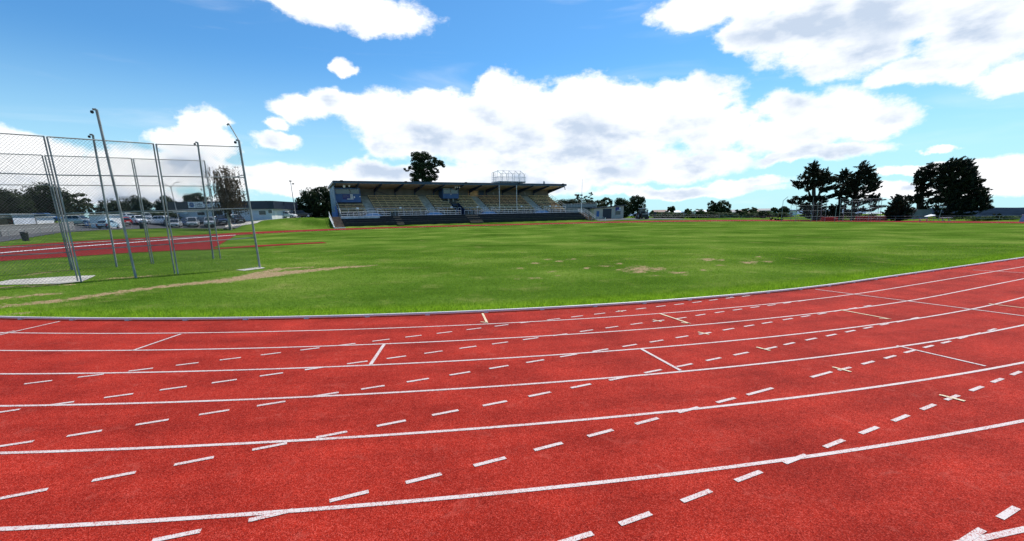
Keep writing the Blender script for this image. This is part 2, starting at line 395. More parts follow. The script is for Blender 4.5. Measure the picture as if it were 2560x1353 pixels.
def ground_mat():
    m = bpy.data.materials.new('turf'); m.use_nodes = True; nt = m.node_tree; N = nt.nodes; L = nt.links.new; b = N['Principled BSDF']
    b.inputs['Roughness'].default_value = 1; b.inputs['Specular IOR Level'].default_value = 0
    tc = N.new('ShaderNodeTexCoord')
    def noise(sc, det=5, rough=.55, vec=None):
        n = N.new('ShaderNodeTexNoise'); n.inputs['Scale'].default_value = sc; n.inputs['Detail'].default_value = det; n.inputs['Roughness'].default_value = rough
        L(vec or tc.outputs['Object'], n.inputs['Vector']); return n.outputs['Fac']
    def ramp(f, *st_):
        r = N.new('ShaderNodeValToRGB'); e = r.color_ramp.elements
        while len(e) < len(st_): e.new(.5)
        for el, (p, c) in zip(e, st_): el.position = p; el.color = (*c, 1)
        L(f, r.inputs[0]); return r.outputs[0]
    def mix(f, a, c, mode='MIX'):
        n = N.new('ShaderNodeMix'); n.data_type = 'RGBA'; n.blend_type = mode
        for i, q in ((0, f), (6, a), (7, c)):
            if isinstance(q, (int, float)): n.inputs[i].default_value = q
            elif isinstance(q, tuple): n.inputs[i].default_value = (*q, 1)
            else: L(q, n.inputs[i])
        return n.outputs[2]
    def mth(op, a, c):
        n = N.new('ShaderNodeMath'); n.operation = op
        for i, q in ((0, a), (1, c)):
            if isinstance(q, (int, float)): n.inputs[i].default_value = q
            else: L(q, n.inputs[i])
        return n.outputs[0]
    big = ramp(noise(.16, 6), (.3, (.036, .084, .008)), (.5, (.070, .138, .016)), (.70, (.140, .205, .036)))
    # mowing bands run along the straight
    mp = N.new('ShaderNodeMapping'); mp.inputs['Rotation'].default_value = (0, 0, -math.radians(28)); mp.inputs['Scale'].default_value = (.02, .30, 1); L(tc.outputs['Object'], mp.inputs[0])
    band = ramp(noise(1.0, 3, vec=mp.outputs[0]), (.38, (.86, .88, .84)), (.62, (1.14, 1.1, 1.16)))
    c = mix(1.0, big, band, 'MULTIPLY')
    fine = ramp(noise(7, 8, .7), (.3, (.46, .52, .42)), (.7, (1.55, 1.45, 1.6)))
    c = mix(.9, c, fine, 'MULTIPLY')
    micro = ramp(noise(60, 6, .7), (.32, (.4, .46, .36)), (.68, (1.6, 1.5, 1.55)))
    c = mix(.8, c, micro, 'MULTIPLY')
    dryf = N.new('ShaderNodeMapRange'); dryf.interpolation_type = 'SMOOTHSTEP'; L(noise(.55, 9, .68), dryf.inputs[0]); dryf.inputs[1].default_value = .52; dryf.inputs[2].default_value = .74; dryf.inputs[4].default_value = .55
    c = mix(dryf.outputs[0], c, (.235, .225, .075))
    la = N.new('ShaderNodeAttribute'); la.attribute_name = 'lush'
    c = mix(mth('MULTIPLY', la.outputs['Fac'], .8), c, (.17, .31, .010))
    ba = N.new('ShaderNodeAttribute'); ba.attribute_name = 'bare'
    f = mth('ADD', ba.outputs['Fac'], mth('MULTIPLY', mth('SUBTRACT', noise(3.2, 11, .78), .5), 3.6))
    fr = N.new('ShaderNodeMapRange'); fr.interpolation_type = 'SMOOTHSTEP'; L(f, fr.inputs[0]); fr.inputs[1].default_value = .42; fr.inputs[2].default_value = .66
    f2 = mth('MULTIPLY', fr.outputs[0], mth('GREATER_THAN', ba.outputs['Fac'], .02))
    soil = ramp(noise(9, 8, .7), (.3, (.16, .10, .05)), (.5, (.29, .205, .115)), (.7, (.42, .34, .21)))
    c = mix(f2, c, soil)
    L(c, b.inputs['Base Color'])
    bp = N.new('ShaderNodeBump'); bp.inputs['Strength'].default_value = .6; bp.inputs['Distance'].default_value = .05; L(noise(25, 8, .75), bp.inputs['Height']); L(bp.outputs[0], b.inputs['Normal'])
    return m
M['turf'] = ground_mat()
ground = tag(fastmesh('ground', np.c_[gx, gy, gz], F, M['turf'], attr={'bare': bare, 'lush': lush}, smoothf=True), kind='structure')

# ------------------------------------------------------------------ running track
def track_mat():
    m = bpy.data.materials.new('red rubber track'); m.use_nodes = True; nt = m.node_tree; N = nt.nodes; L = nt.links.new; b = N['Principled BSDF']
    b.inputs['Roughness'].default_value = .9; b.inputs['Specular IOR Level'].default_value = .08
    tc = N.new('ShaderNodeTexCoord')
    def noise(sc, det=4, rough=.6):
        n = N.new('ShaderNodeTexNoise'); n.inputs['Scale'].default_value = sc; n.inputs['Detail'].default_value = det; n.inputs['Roughness'].default_value = rough
        L(tc.outputs['Object'], n.inputs['Vector']); return n
    def ramp(f, *st_):
        r = N.new('ShaderNodeValToRGB'); e = r.color_ramp.elements
        while len(e) < len(st_): e.new(.5)
        for el, (p, c) in zip(e, st_): el.position = p; el.color = (*c, 1)
        L(f, r.inputs[0]); return r.outputs[0]
    def mul(f, a, c, mode='MULTIPLY'):
        n = N.new('ShaderNodeMix'); n.data_type = 'RGBA'; n.blend_type = mode
        if isinstance(f, float): n.inputs[0].default_value = f
        else: L(f, n.inputs[0])
        L(a, n.inputs[6]); L(c, n.inputs[7]); return n.outputs[2]
    vo = N.new('ShaderNodeTexVoronoi'); vo.inputs['Scale'].default_value = 150; L(tc.outputs['Object'], vo.inputs['Vector'])
    sp = N.new('ShaderNodeSeparateColor'); L(vo.outputs['Color'], sp.inputs[0])
    gran = ramp(sp.outputs[0], (0, (.13, .006, .004)), (.25, (.27, .014, .007)), (.72, (.36, .022, .011)), (1, (.50, .07, .05)))
    blot = ramp(noise(.9, 7, .6).outputs['Fac'], (.3, (.66, .60, .60)), (.7, (1.22, 1.3, 1.3)))
    c = mul(.9, gran, blot)
    med = ramp(noise(14, 6, .7).outputs['Fac'], (.3, (.8, .78, .78)), (.7, (1.15, 1.2, 1.2)))
    c = mul(.8, c, med)
    # wear that follows the lanes: polar coordinates about the centre of the bend
    sub = N.new('ShaderNodeVectorMath'); sub.operation = 'SUBTRACT'; L(tc.outputs['Object'], sub.inputs[0]); sub.inputs[1].default_value = (CX, CY, 0)
    sx_ = N.new('ShaderNodeSeparateXYZ'); L(sub.outputs[0], sx_.inputs[0])
    def mm(op, a_, b_=None):
        n = N.new('ShaderNodeMath'); n.operation = op
        for i, q in ((0, a_), (1, b_)):
            if q is None: continue
            if isinstance(q, (int, float)): n.inputs[i].default_value = q
            else: L(q, n.inputs[i])
        return n.outputs[0]
    rad = mm('SQRT', mm('ADD', mm('MULTIPLY', sx_.outputs[0], sx_.outputs[0]), mm('MULTIPLY', sx_.outputs[1], sx_.outputs[1])))
    ang = mm('ARCTAN2', sx_.outputs[0], mm('MULTIPLY', sx_.outputs[1], -1.0))
    cb_ = N.new('ShaderNodeCombineXYZ'); L(mm('MULTIPLY', ang, 9.0), cb_.inputs[0]); L(mm('MULTIPLY', rad, 2.6), cb_.inputs[1])
    pn = N.new('ShaderNodeTexNoise'); pn.inputs['Scale'].default_value = 1.0; pn.inputs['Detail'].default_value = 7; pn.inputs['Roughness'].default_value = .62; L(cb_.outputs[0], pn.inputs['Vector'])
    c = mul(.6, c, ramp(pn.outputs['Fac'], (.32, (.74, .70, .70)), (.5, (1, 1, 1)), (.7, (1.16, 1.22, 1.22))))
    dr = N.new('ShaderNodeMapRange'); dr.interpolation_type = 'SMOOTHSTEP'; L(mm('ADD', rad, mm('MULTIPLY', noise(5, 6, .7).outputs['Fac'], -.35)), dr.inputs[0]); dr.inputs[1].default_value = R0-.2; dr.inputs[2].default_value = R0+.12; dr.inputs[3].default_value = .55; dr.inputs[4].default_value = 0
    kerb_band = N.new('ShaderNodeRGB'); kerb_band.outputs[0].default_value = (.09, .022, .016, 1)  # darker brown-red band along the kerb, fading outward with noise
    c = mul(dr.outputs[0], c, kerb_band.outputs[0], 'MIX')
    # pale scuffs along the running direction
    nz = noise(3.0, 9, .72); nz.inputs['Distortion'].default_value = 1.2
    sc = N.new('ShaderNodeMapRange'); L(nz.outputs['Fac'], sc.inputs[0]); sc.inputs[1].default_value = .56; sc.inputs[2].default_value = .78; sc.inputs[4].default_value = .5
    pale = N.new('ShaderNodeRGB'); pale.outputs[0].default_value = (.44, .10, .075, 1)
    c = mul(sc.outputs[0], c, pale.outputs[0], 'MIX')
    L(c, b.inputs['Base Color'])
    bp = N.new('ShaderNodeBump'); bp.inputs['Strength'].default_value = .55; bp.inputs['Distance'].default_value = .006; L(vo.outputs['Distance'], bp.inputs['Height']); L(bp.outputs[0], b.inputs['Normal'])
    return m
def line_mat(name, col):
    m = bpy.data.materials.new(name); m.use_nodes = True; nt = m.node_tree; N = nt.nodes; L = nt.links.new; b = N['Principled BSDF']
    b.inputs['Roughness'].default_value = .8
    tc = N.new('ShaderNodeTexCoord'); vo = N.new('ShaderNodeTexVoronoi'); vo.inputs['Scale'].default_value = 150; L(tc.outputs['Object'], vo.inputs['Vector'])
    sp = N.new('ShaderNodeSeparateColor'); L(vo.outputs['Color'], sp.inputs[0])
    nz = N.new('ShaderNodeTexNoise'); nz.inputs['Scale'].default_value = 2.5; nz.inputs['Detail'].default_value = 6; L(tc.outputs['Object'], nz.inputs['Vector'])
    ad = N.new('ShaderNodeMath'); ad.operation = 'MULTIPLY_ADD'; L(nz.outputs['Fac'], ad.inputs[0]); ad.inputs[1].default_value = .7; L(sp.outputs[1], ad.inputs[2])
    r = N.new('ShaderNodeValToRGB'); e = r.color_ramp.elements; e[0].position = .45; e[0].color = (.34, .10, .085, 1); e[1].position = .72; e[1].color = (*col, 1)
    L(ad.outputs[0], r.inputs[0]); L(r.outputs[0], b.inputs['Base Color'])
    return m
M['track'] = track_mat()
M['trackvignette'] = mat('vignetted maroon track', (.20, .017, .014), .95, .2, 1.5, spec=.05); M['line'] = line_mat('worn white line', (.54, .48, .46)); M['lineyel'] = line_mat('worn yellow line', (.66, .57, .36))  # far maroon surface, its colour darkened in part to carry the lens vignette
TH_END = math.atan2(-N2[1], -N2[0])      # where the bend meets the straight
TH_0 = TH_END-math.radians(104)
def lane(r, n=260, th0=TH_0, ext=70):
    th = np.linspace(th0, TH_END, n); P = np.c_[CX+r*np.cos(th), CY+r*np.sin(th)]
    s = np.linspace(.3, ext, 60)[:, None]; e = np.array([CX, CY])-r*np.array(N2)
    return np.r_[P, e+s*np.array(A2)]
def strip(A, B, z):
    n = len(A); V = np.r_[np.c_[A, np.full(n, z)], np.c_[B, np.full(n, z)]]
    F = np.array([(i, i+1, n+i+1, n+i) for i in range(n-1)]); return V, F
V, F = strip(lane(R0-.06), lane(R0+15), .004); F = F[:, ::-1]
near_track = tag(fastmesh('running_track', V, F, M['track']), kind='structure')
ribbon('running_track', INNs, OUTs, 420, 0, M['trackvignette'], .03, w=6)
from mathutils.geometry import tessellate_polygon
def flat(name, px, z, m, kind='structure', dense=1.0):
    P = [G(*p) for p in px]; Q = []
    P3 = [Vector((a, b, 0)) for a, b in P]
    F = [tuple(t) for t in tessellate_polygon([P3])]
    V = np.array([(p.x, p.y, z) for p in P3])
    F = np.array([f if (V[f[1], 0]-V[f[0], 0])*(V[f[2], 1]-V[f[0], 1])-(V[f[1], 1]-V[f[0], 1])*(V[f[2], 0]-V[f[0], 0]) > 0 else f[::-1] for f in F])
    o = fastmesh(name, V, F, m); tag(o, kind=kind); return o
flat('high_jump_apron', [(-400, 672), (-150, 650), (20, 632), (110, 625), (200, 617), (320, 608), (450, 598), (520, 593.5), (590, 588.5), (572, 599), (552, 611), (530, 622), (480, 625), (320, 633), (160, 644), (0, 654), (-200, 668), (-400, 684)], .022, M['trackvignette'])
flat('runway', [(500, 623.5), (560, 620), (640, 614), (720, 610), (806, 605.8), (818, 608.2), (730, 612.5), (640, 618), (560, 622.5), (500, 626)], .026, M['trackvignette'])
flat('throwing_circle_pad', [(-220, 724), (-220, 712), (0, 705), (25, 700.5), (125, 694), (180, 691), (240, 689), (226, 696), (207, 704), (150, 710), (0, 713)], .012, M['conc'])
flat('post_footing', [(590, 676), (650, 668), (664, 671), (612, 678)], .02, M['conc'])
# markings -----------------------------------------------------------
Vs, Fs = [], []; nv = 0
for k in range(1, 9):
    r = R0+1.22*k
    V, F = strip(lane(r-.025), lane(r+.025), .008); Vs.append(V); Fs.append(F[:, ::-1]+nv); nv += len(V)
tag(fastmesh('lane_lines', np.concatenate(Vs), np.concatenate(Fs), M['line']), kind='structure')
def z1(n, o): return [(o[0]+a/4, o[1]+b/4) for a, b in n]
R_1, R_2, R_3, R_4, R_5, R_6, R_7, R_8 = (0, 740), (640, 740), (1280, 740), (1920, 620), (0, 1033), (640, 1033), (1280, 1033), (1920, 1033)
FAM = [
 z1([(385, 868), (910, 803), (1410, 742), (1875, 685), (2305, 633)], R_1)+z1([(150, 583), (540, 535), (905, 490), (1250, 447), (1575, 407), (1885, 370), (2180, 333), (2455, 299)], R_2)+z1([(150, 266), (415, 237), (650, 208), (877, 181), (1090, 155), (1290, 130), (1487, 106), (1670, 86), (1850, 65), (2015, 43), (2180, 22), (2340, 4)], R_3),
 z1([(60, 1160), (600, 1083), (1190, 1003), (1735, 928), (2245, 858)], R_1)+z1([(157, 790), (600, 728), (1015, 670), (1405, 618), (1775, 567), (2120, 518), (2440, 475)], R_2)+z1([(187, 432), (480, 392), (745, 352), (1000, 316), (1245, 282), (1465, 252), (1690, 225), (1885, 193), (2075, 166), (2255, 140), (2430, 115)], R_3)+z1([(35, 575), (190, 552), (335, 532)], R_4),
 z1([(155, 315), (850, 208), (1525, 97)], R_5)+z1([(2145, 1170)], R_1)+z1([(155, 1082), (700, 990), (1170, 920), (1620, 848), (2040, 780), (2430, 716)], R_2)+z1([(232, 657), (565, 600), (885, 547), (1175, 500), (1445, 456), (1700, 413), (1930, 378), (2165, 337), (2370, 302), (2550, 272)], R_3)+z1([(197, 716), (375, 687), (540, 660), (697, 632), (850, 607), (995, 583)], R_4),
 z1([(240, 815), (1145, 640), (1945, 485)], R_5)+z1([(140, 340), (760, 220), (1355, 107)], R_6)+z1([(1895, 1173), (2390, 1080)], R_2)+z1([(277, 988), (690, 905), (1065, 830), (1410, 758), (1725, 698), (2015, 637), (2290, 582)], R_3)+z1([(25, 1005), (212, 962), (430, 916), (632, 876), (822, 837), (1000, 801), (1165, 768), (1322, 738), (1470, 706)], R_4),
 z1([(800, 1420), (1770, 1235)], R_5)+z1([(150, 1030), (935, 838), (1680, 658), (2340, 492)], R_6)+z1([(365, 340), (885, 205), (1350, 85)], R_7)+z1([(1765, 1145), (2140, 1048), (2480, 960)], R_3)+z1([(535, 1270), (765, 1213), (1000, 1152), (1220, 1095), (1415, 1040), (1605, 990), (1780, 947), (1945, 901), (2095, 863), (2240, 822)], R_4),
 z1([(-100, 1470), (640, 1260), (1235, 1063), (1845, 835), (2365, 637)], R_7)+z1([(275, 465), (660, 310), (1010, 177), (1325, 55)], R_8)+[(2320, 1019), (2380, 995.5), (2441, 973), (2493, 952.5), (2540, 934.5)],
 z1([(1680, 1470), (2050, 1230), (2400, 1005)], R_8)]
Vq = []
for fam in FAM:
    P = np.array([G(*p) for p in fam])
    for i in range(len(P)):
        a = P[max(i-1, 0)]; c = P[min(i+1, len(P)-1)]; n_ = (min(i+1, len(P)-1)-max(i-1, 0)); d = c-a; sp_ = np.hypot(*d)/n_; d = d/np.hypot(*d)
        w = np.array([-d[1], d[0]])*.025; l = d*min(sp_*.255, .6)
        Vq.append([P[i]-l-w, P[i]+l-w, P[i]+l+w, P[i]-l+w])
def quads(name, Q, z, m):
    V = np.array(Q).reshape(-1, 2); F = np.arange(len(V)).reshape(-1, 4)
    return tag(fastmesh(name, np.c_[V, np.full(len(V), z)], F, m), kind='structure')
quads('dashed_lines', Vq, .0095, M['line'])
def seg(p, q, w=.05):
    a = np.array(G(*p)); c = np.array(G(*q)); d = (c-a)/np.hypot(*(c-a)); n_ = np.array([-d[1], d[0]])*w/2
    return [a-n_, c-n_, c+n_, a+n_]
quads('stagger_lines', [seg(*z1([(1330, 550), (1810, 385)], R_1)), seg(*z1([(1283, 487), (1145, 693)], R_2), .055), seg(*z1([(1283, 530), (1685, 752)], R_3)), seg(*z1([(1285, 982), (2175, 1187)], R_4)),
   seg(*z1([(-300, 462), (600, 258)], R_1), .05), seg(*z1([(-300, 446), (150, 350)], R_1), .03)], .011, M['line'])
quads('relay_lines', [seg(*z1([(470, 417), (1345, 528)], R_4), .05), seg(*z1([(1345, 528), (2700, 703)], R_4), .06), seg(*z1([(2050, 222), (2650, 258)], R_4), .05)], .0122, M['line'])
quads('yellow_relay_marks', [seg(*z1([(2265, 178), (2310, 274)], R_2), .05), seg(*z1([(2312, 272), (2245, 264)], R_2), .04), seg(*z1([(1475, 180), (1780, 282)], R_3), .05), seg(*z1([(1780, 280), (1690, 272)], R_3), .04),
   seg(*z1([(720, 623), (1228, 717)], R_4), .05), seg(*z1([(1228, 716), (1110, 708)], R_4), .04), seg(*z1([(2205, 562), (2600, 610)], R_4), .05),
   seg(*z1([(1405, 243), (1495, 263)], R_3), .04), seg(*z1([(1860, 366), (1970, 390)], R_3), .045), seg(*z1([(2443, 518), (2580, 552)], R_3), .045), seg(*z1([(645, 1197), (830, 1246)], R_4), .045), seg((2348, 989), (2412, 1005), .05),
   seg(*z1([(1060, 150), (1105, 162)], R_3), .03)], .0135, M['lineyel'])
ribbon('white_kerb_line', INNs, INNs+np.array([(.10*N2[0], .10*N2[1], 0)]), 420, 0, M['white'], .05, w=1)
ribbon('white_track_line', smooth(np.array([Gt(*p) for p in [(0, 634), (20, 632), (200, 617), (320, 608), (450, 598), (590, 588.5)]])), smooth(np.array([Gt(*p) for p in [(0, 635.6), (20, 633.5), (200, 618.3), (320, 609.2), (450, 599), (590, 589.2)]])), 60, 0, M['white'], .06, w=1)
# kerb rail: rounded aluminium tube on little feet ---------------------
prof = [(-.032, .028), (-.038, .034), (-.036, .042), (-.010, .070), (.006, .074), (.024, .068), (.032, .050), (.032, .028)]
rr = np.concatenate([lane(R0-o, 320)[None] for o, z in [(-p[0]-.03, p[1]) for p in prof]]); zz = [p[1] for p in prof]
n_ = rr.shape[1]; V = np.concatenate([np.c_[rr[k], np.full(n_, zz[k])] for k in range(len(prof))])
F = [(k*n_+i, k*n_+i+1, ((k+1) % len(prof))*n_+i+1, ((k+1) % len(prof))*n_+i) for k in range(len(prof)) for i in range(n_-1)]
kb = MB(); kb.v = [tuple(q) for q in V]; kb.f = F
P = resample(lane(R0+.03), 900)
for i in range(0, len(P)-1, 9):
    d = P[i+1]-P[i]; d = d/np.hypot(*d); n2 = np.array([-d[1], d[0]])
    c = P[i]; a = [c+d*x*.05+n2*y*.034 for x, y in ((-1, -1), (1, -1), (1, 1), (-1, 1))]
    kb.quad(*[(q[0], q[1], .03) for q in a])
    for j in range(4): q, w = a[j], a[(j+1) % 4]; kb.quad((q[0], q[1], .003), (w[0], w[1], .003), (w[0], w[1], .03), (q[0], q[1], .03))
M['kerb'] = mat('kerb aluminium paint', (.80, .71, .68), .5, .12, 1.2)
tag(kb.build('kerb', M['kerb']), kind='structure')
# grass blades along and behind the kerb -------------------------------
def blades():
    L = []
    def scatter(n, fx, hh, ww):
        L.append((fx, np.full(len(fx), hh), np.full(len(fx), ww)))
    P = resample(lane(R0), 4000); P = P[(P[:, 0] > -22) & (P[:, 0] < 48)]
    i = RNG.integers(0, len(P)-1, 60000); d = P[np.minimum(i+1, len(P)-1)]-P[np.maximum(i-1, 0)]; d /= np.hypot(d[:, 0], d[:, 1])[:, None]+1e-9
    nn = np.c_[-d[:, 1], d[:, 0]]; off = .075+1.3*RNG.random(60000)**1.6
    q = P[i]+nn*off[:, None]+RNG.normal(0, .03, (60000, 2)); k = kerbdist(q[:, 0], q[:, 1]); q = q[k > .05]
    scatter(0, q, .10, .008)
    for y0, y1, dens, hh, ww in ((9, 14, 420, .05, .008), (14, 20, 170, .05, .012), (20, 30, 60, .055, .02)):
        w = 1.25*y1+4; n = int(dens*(y1-y0)*2*w*.8)
        q = np.c_[RNG.uniform(-w, w, n), RNG.uniform(y0, y1, n)]
        k = kerbdist(q[:, 0], q[:, 1]); q = q[(k > .3) & (np.abs(q[:, 0]) < 1.22*q[:, 1]+2)]
        scatter(0, q, hh, ww)
    q = np.concatenate([l[0] for l in L]); h = np.concatenate([l[1] for l in L]); w = np.concatenate([l[2] for l in L])
    # thin out on bare ground and keep off the red surfaces
    ix = np.clip(np.searchsorted(xs, q[:, 0]), 1, len(xs)-1); iy = np.clip(np.searchsorted(ys, q[:, 1]), 1, len(ys)-1)
    bb = bare.reshape(nyn, nxn)[iy, ix]; keep = RNG.random(len(q)) > bb*1.15
    keep &= np.hypot(q[:, 0]-CX, q[:, 1]-CY) < R0-.03+1e3*((q[:, 0]-CX)*A2[0]+(q[:, 1]-CY)*A2[1] > 0)
    ap = np.array([G(*p) for p in [(-220, 724), (-220, 712), (0, 705), (125, 694), (240, 689), (207, 704), (150, 710), (0, 713)]]); keep &= ~inside(q[:, 0], q[:, 1], ap)
    ap = np.array([G(*p) for p in [(-400, 672), (20, 632), (590, 588.5), (530, 622), (320, 633), (0, 654), (-400, 684)]]); keep &= ~inside(q[:, 0], q[:, 1], ap)
    q, h, w = q[keep], h[keep], w[keep]; n = len(q)
    h = h*RNG.uniform(.55, 1.25, n); a = RNG.uniform(0, 2*np.pi, n); c, s = np.cos(a), np.sin(a); lean = RNG.uniform(.1, .9, n)*h; b_ = RNG.uniform(0, 2*np.pi, n)
    V = np.empty((n, 3, 3)); V[:, 0] = np.c_[q[:, 0]-c*w/2, q[:, 1]-s*w/2, np.zeros(n)]; V[:, 1] = np.c_[q[:, 0]+c*w/2, q[:, 1]+s*w/2, np.zeros(n)]
    V[:, 2] = np.c_[q[:, 0]+np.cos(b_)*lean, q[:, 1]+np.sin(b_)*lean, h]
    m = leafmat('grass blades', (.11, .22, .008), (.31, .46, .035), .4, 2.2)
    rp = [n_ for n_ in m.node_tree.nodes if n_.type == 'VALTORGB'][0].color_ramp.elements.new(.80); rp.color = (.46, .44, .20, 1)
    return tag(fastmesh('grass', V.reshape(-1, 3), np.arange(3*n).reshape(-1, 3), m), kind='stuff')
blades()

# ------------------------------------------------------------------ throwing cages
def net(P00, P10, P01, P11, pitch, r):
    """chain link: two families of diagonal wires between four corners (bl, br, tl, tr)"""
    P00, P10, P01, P11 = (np.array(p, float) for p in (P00, P10, P01, P11))
    Wd = np.linalg.norm(P10-P00); Ht = np.linalg.norm(P01-P00)
    f = lambda u, v: (P00*(1-u)*(1-v)+P10*u*(1-v)+P01*(1-u)*v+P11*u*v)
    nrm = np.cross(P10-P00, P01-P00); nrm /= np.linalg.norm(nrm); V = []; F = []
    def wire(a, b, side):
        d = b-a; L = np.linalg.norm(d)
        if L < 1e-3: return
        d = d/L; w = np.cross(d, nrm); o = nrm*r*side; i = len(V)
        for p in (a, b): V.extend([p+o+w*r, p+o-w*r, p+o+nrm*r*1.6*side])
        F.extend([(i, i+1, i+4, i+3), (i+1, i+2, i+5, i+4), (i+2, i, i+3, i+5)])
    k = -Ht
    while k < Wd:
        x0, x1 = max(k, 0), min(k+Ht, Wd)
        if x1 > x0:
            wire(f(x0/Wd, (x0-k)/Ht), f(x1/Wd, (x1-k)/Ht), 1)
            wire(f(x0/Wd, 1-(x0-k)/Ht), f(x1/Wd, 1-(x1-k)/Ht), -1)
        k += pitch
    return V, F
def make_cage(label, posts, rails, panels, pitch, wr, pr, rr_, loc, bigs=(), arms=()):
    """posts: list of (base, top) ; rails: list of (a, b); panels: list of 4 corners"""
    root = empty('throwing_cage', loc, label=label, cat='sports cage'); o = Vector(loc)
    for i, (a, b) in enumerate(posts):
        mb = MB(); r = pr*(1.6 if i in bigs else 1); mb.bar(Vector(a)-o, Vector(b)-o, r, 8)
        if i in bigs: mb.bar(Vector(b)-o, Vector(b)-o+Vector((-.10, -.05, .0)), r*.9, 6); mb.bar(Vector(a)-o+Vector((0, 0, .0)), Vector(a)-o+Vector((0, 0, .04)), r*2.2, 8)
        mb.build('post', M['galv'], root)
        if i in bigs:
            p = MB(); c = Vector(b)-o+Vector((-.13, -.06, -.09)); p.bar(c+Vector((0, -.02, 0)), c+Vector((0, .02, 0)), .055, 10); p.build('pulley', M['black'], root)
    for a, b in arms:
        mb = MB(); mb.bar(Vector(a)-o, Vector(b)-o, pr*.8, 6); mb.bar(Vector(b)-o, Vector(b)-o+Vector((-.08, 0, -.06)), pr*1.4, 6); mb.build('arm', M['galv'], root)
    for a, b in rails:
        mb = MB(); mb.bar(Vector(a)-o, Vector(b)-o, rr_, 6); mb.build('rail', M['galv'], root)
    for q in panels:
        V, F = net(*[Vector(p)-o for p in q], pitch, wr)
        fastmesh('netting', V, F, M['wire'], root)
    return root
def post(bx, by, tx, ty):
    g = G(bx, by); return Vector((g[0], g[1], -.05)), at(tx, ty, g[1])
def onpost(p, y):
    """point of a post that shows at photo height y"""
    a, b = p; lo, hi = 0., 1.
    for _ in range(40):
        m = (lo+hi)/2; q = a+(b-a)*m
        dx = q-Vector((0, 0, EYE)); b2 = dx.y*math.sin(PIT)+dx.z*math.cos(PIT); w = dx.y*math.cos(PIT)-dx.z*math.sin(PIT); u, v = dx.x/w, b2/w
        c, s = math.cos(-ROL), math.sin(-ROL); yy = Y0-FPX*(s*u+c*v)
        if yy > y: lo = m
        else: hi = m
    return a+(b-a)*((lo+hi)/2)
def cage_side(pA, pB, pair, ysA, ysB, yb):
    """rails and net panels of one straight run from post pA to pB"""
    R_ = []
    for ya, yb_ in zip(ysA, ysB): R_.append((onpost(pA, ya), onpost(pB, yb_)))
    return R_, (pA[0]+Vector((0, 0, .08)), pB[0]+Vector((0, 0, .08)), R_[0][0], R_[0][1])
A1 = post(195, 704, 109, 340); A3 = post(203, 705, 117, 342); B1 = post(437, 684.5, 383, 359); B2 = post(445, 685, 390, 360)
T1 = post(340, 695, 241, 274); T2 = post(650, 670, 597, 351)
dv = A1[0]-B1[0]; Z0 = (A1[0]+dv*.98, A1[1]+(A1[1]-B1[1])*.98)
rails, panels = [], []
for (p, q, ya, yb) in ((Z0, A1, None, (341, 437.5, 536, 631)), (A3, B1, (342, 438, 534, 626), (359.5, 441, 527, 611)), (B2, T2, (360.5, 441, 527, 610), (367, 444, 521, 594))):
    if ya is None:
        Rn = []
        for y in yb: e = onpost(q, y); k = (e.z-q[0].z)/(q[1].z-q[0].z); Rn.append((p[0]+(p[1]-p[0])*k, e))
        rails += Rn; panels.append((p[0]+Vector((0, 0, .1)), q[0]+Vector((0, 0, .1)), Rn[0][0], Rn[0][1]))
    else:
        r, pn = cage_side(p, q, 0, ya, yb, 0); rails += r; panels.append(pn)
C1 = post(179, 675.5, 105, 388); C2 = post(183, 675.5, 112, 389); D1 = post(379, 659.6, 328, 396); D2 = post(384, 659.6, 333, 397); T3 = post(292, 668, 232, 337); T4 = post(533.5, 647, 494, 356); E1 = post(551.5, 647, 511, 402)
dv = C1[0]-D1[0]; Y1_ = (C1[0]+dv*.95, C1[1]+(C1[1]-D1[1])*.95)
for (p, q, ya, yb) in ((Y1_, C1, None, (388, 463, 540, 611)), (C2, D1, (389, 463, 540, 610), (396, 464.5, 533, 598)), (D2, E1, (397, 464.5, 533, 598), (402, 465.5, 527, 590))):
    if ya is None:
        Rn = []
        for y in yb: e = onpost(q, y); k = (e.z-q[0].z)/(q[1].z-q[0].z); Rn.append((p[0]+(p[1]-p[0])*k, e))
        rails += Rn; panels.append((p[0]+Vector((0, 0, .1)), q[0]+Vector((0, 0, .1)), Rn[0][0], Rn[0][1]))
    else:
        r, pn = cage_side(p, q, 0, ya, yb, 0); rails += r; panels.append(pn)
# stays between tall poles and panels
rails += [(onpost(T2, 437), onpost(B2, 441)+(onpost(T2, 444)-onpost(B2, 441))*.86)]
make_cage('tall steel throwing cage with chain link panels and pulley poles beside the worn path', [Z0, A1, A3, B1, B2, T1, T2, C1, C2, D1, D2, T3, T4, E1], rails, panels,   .105, .0028, .028, .021, tuple((A1[0]+E1[0])/2), bigs=(5, 6, 11, 12), arms=[(T2[1], at(572, 309, T2[0].y))])

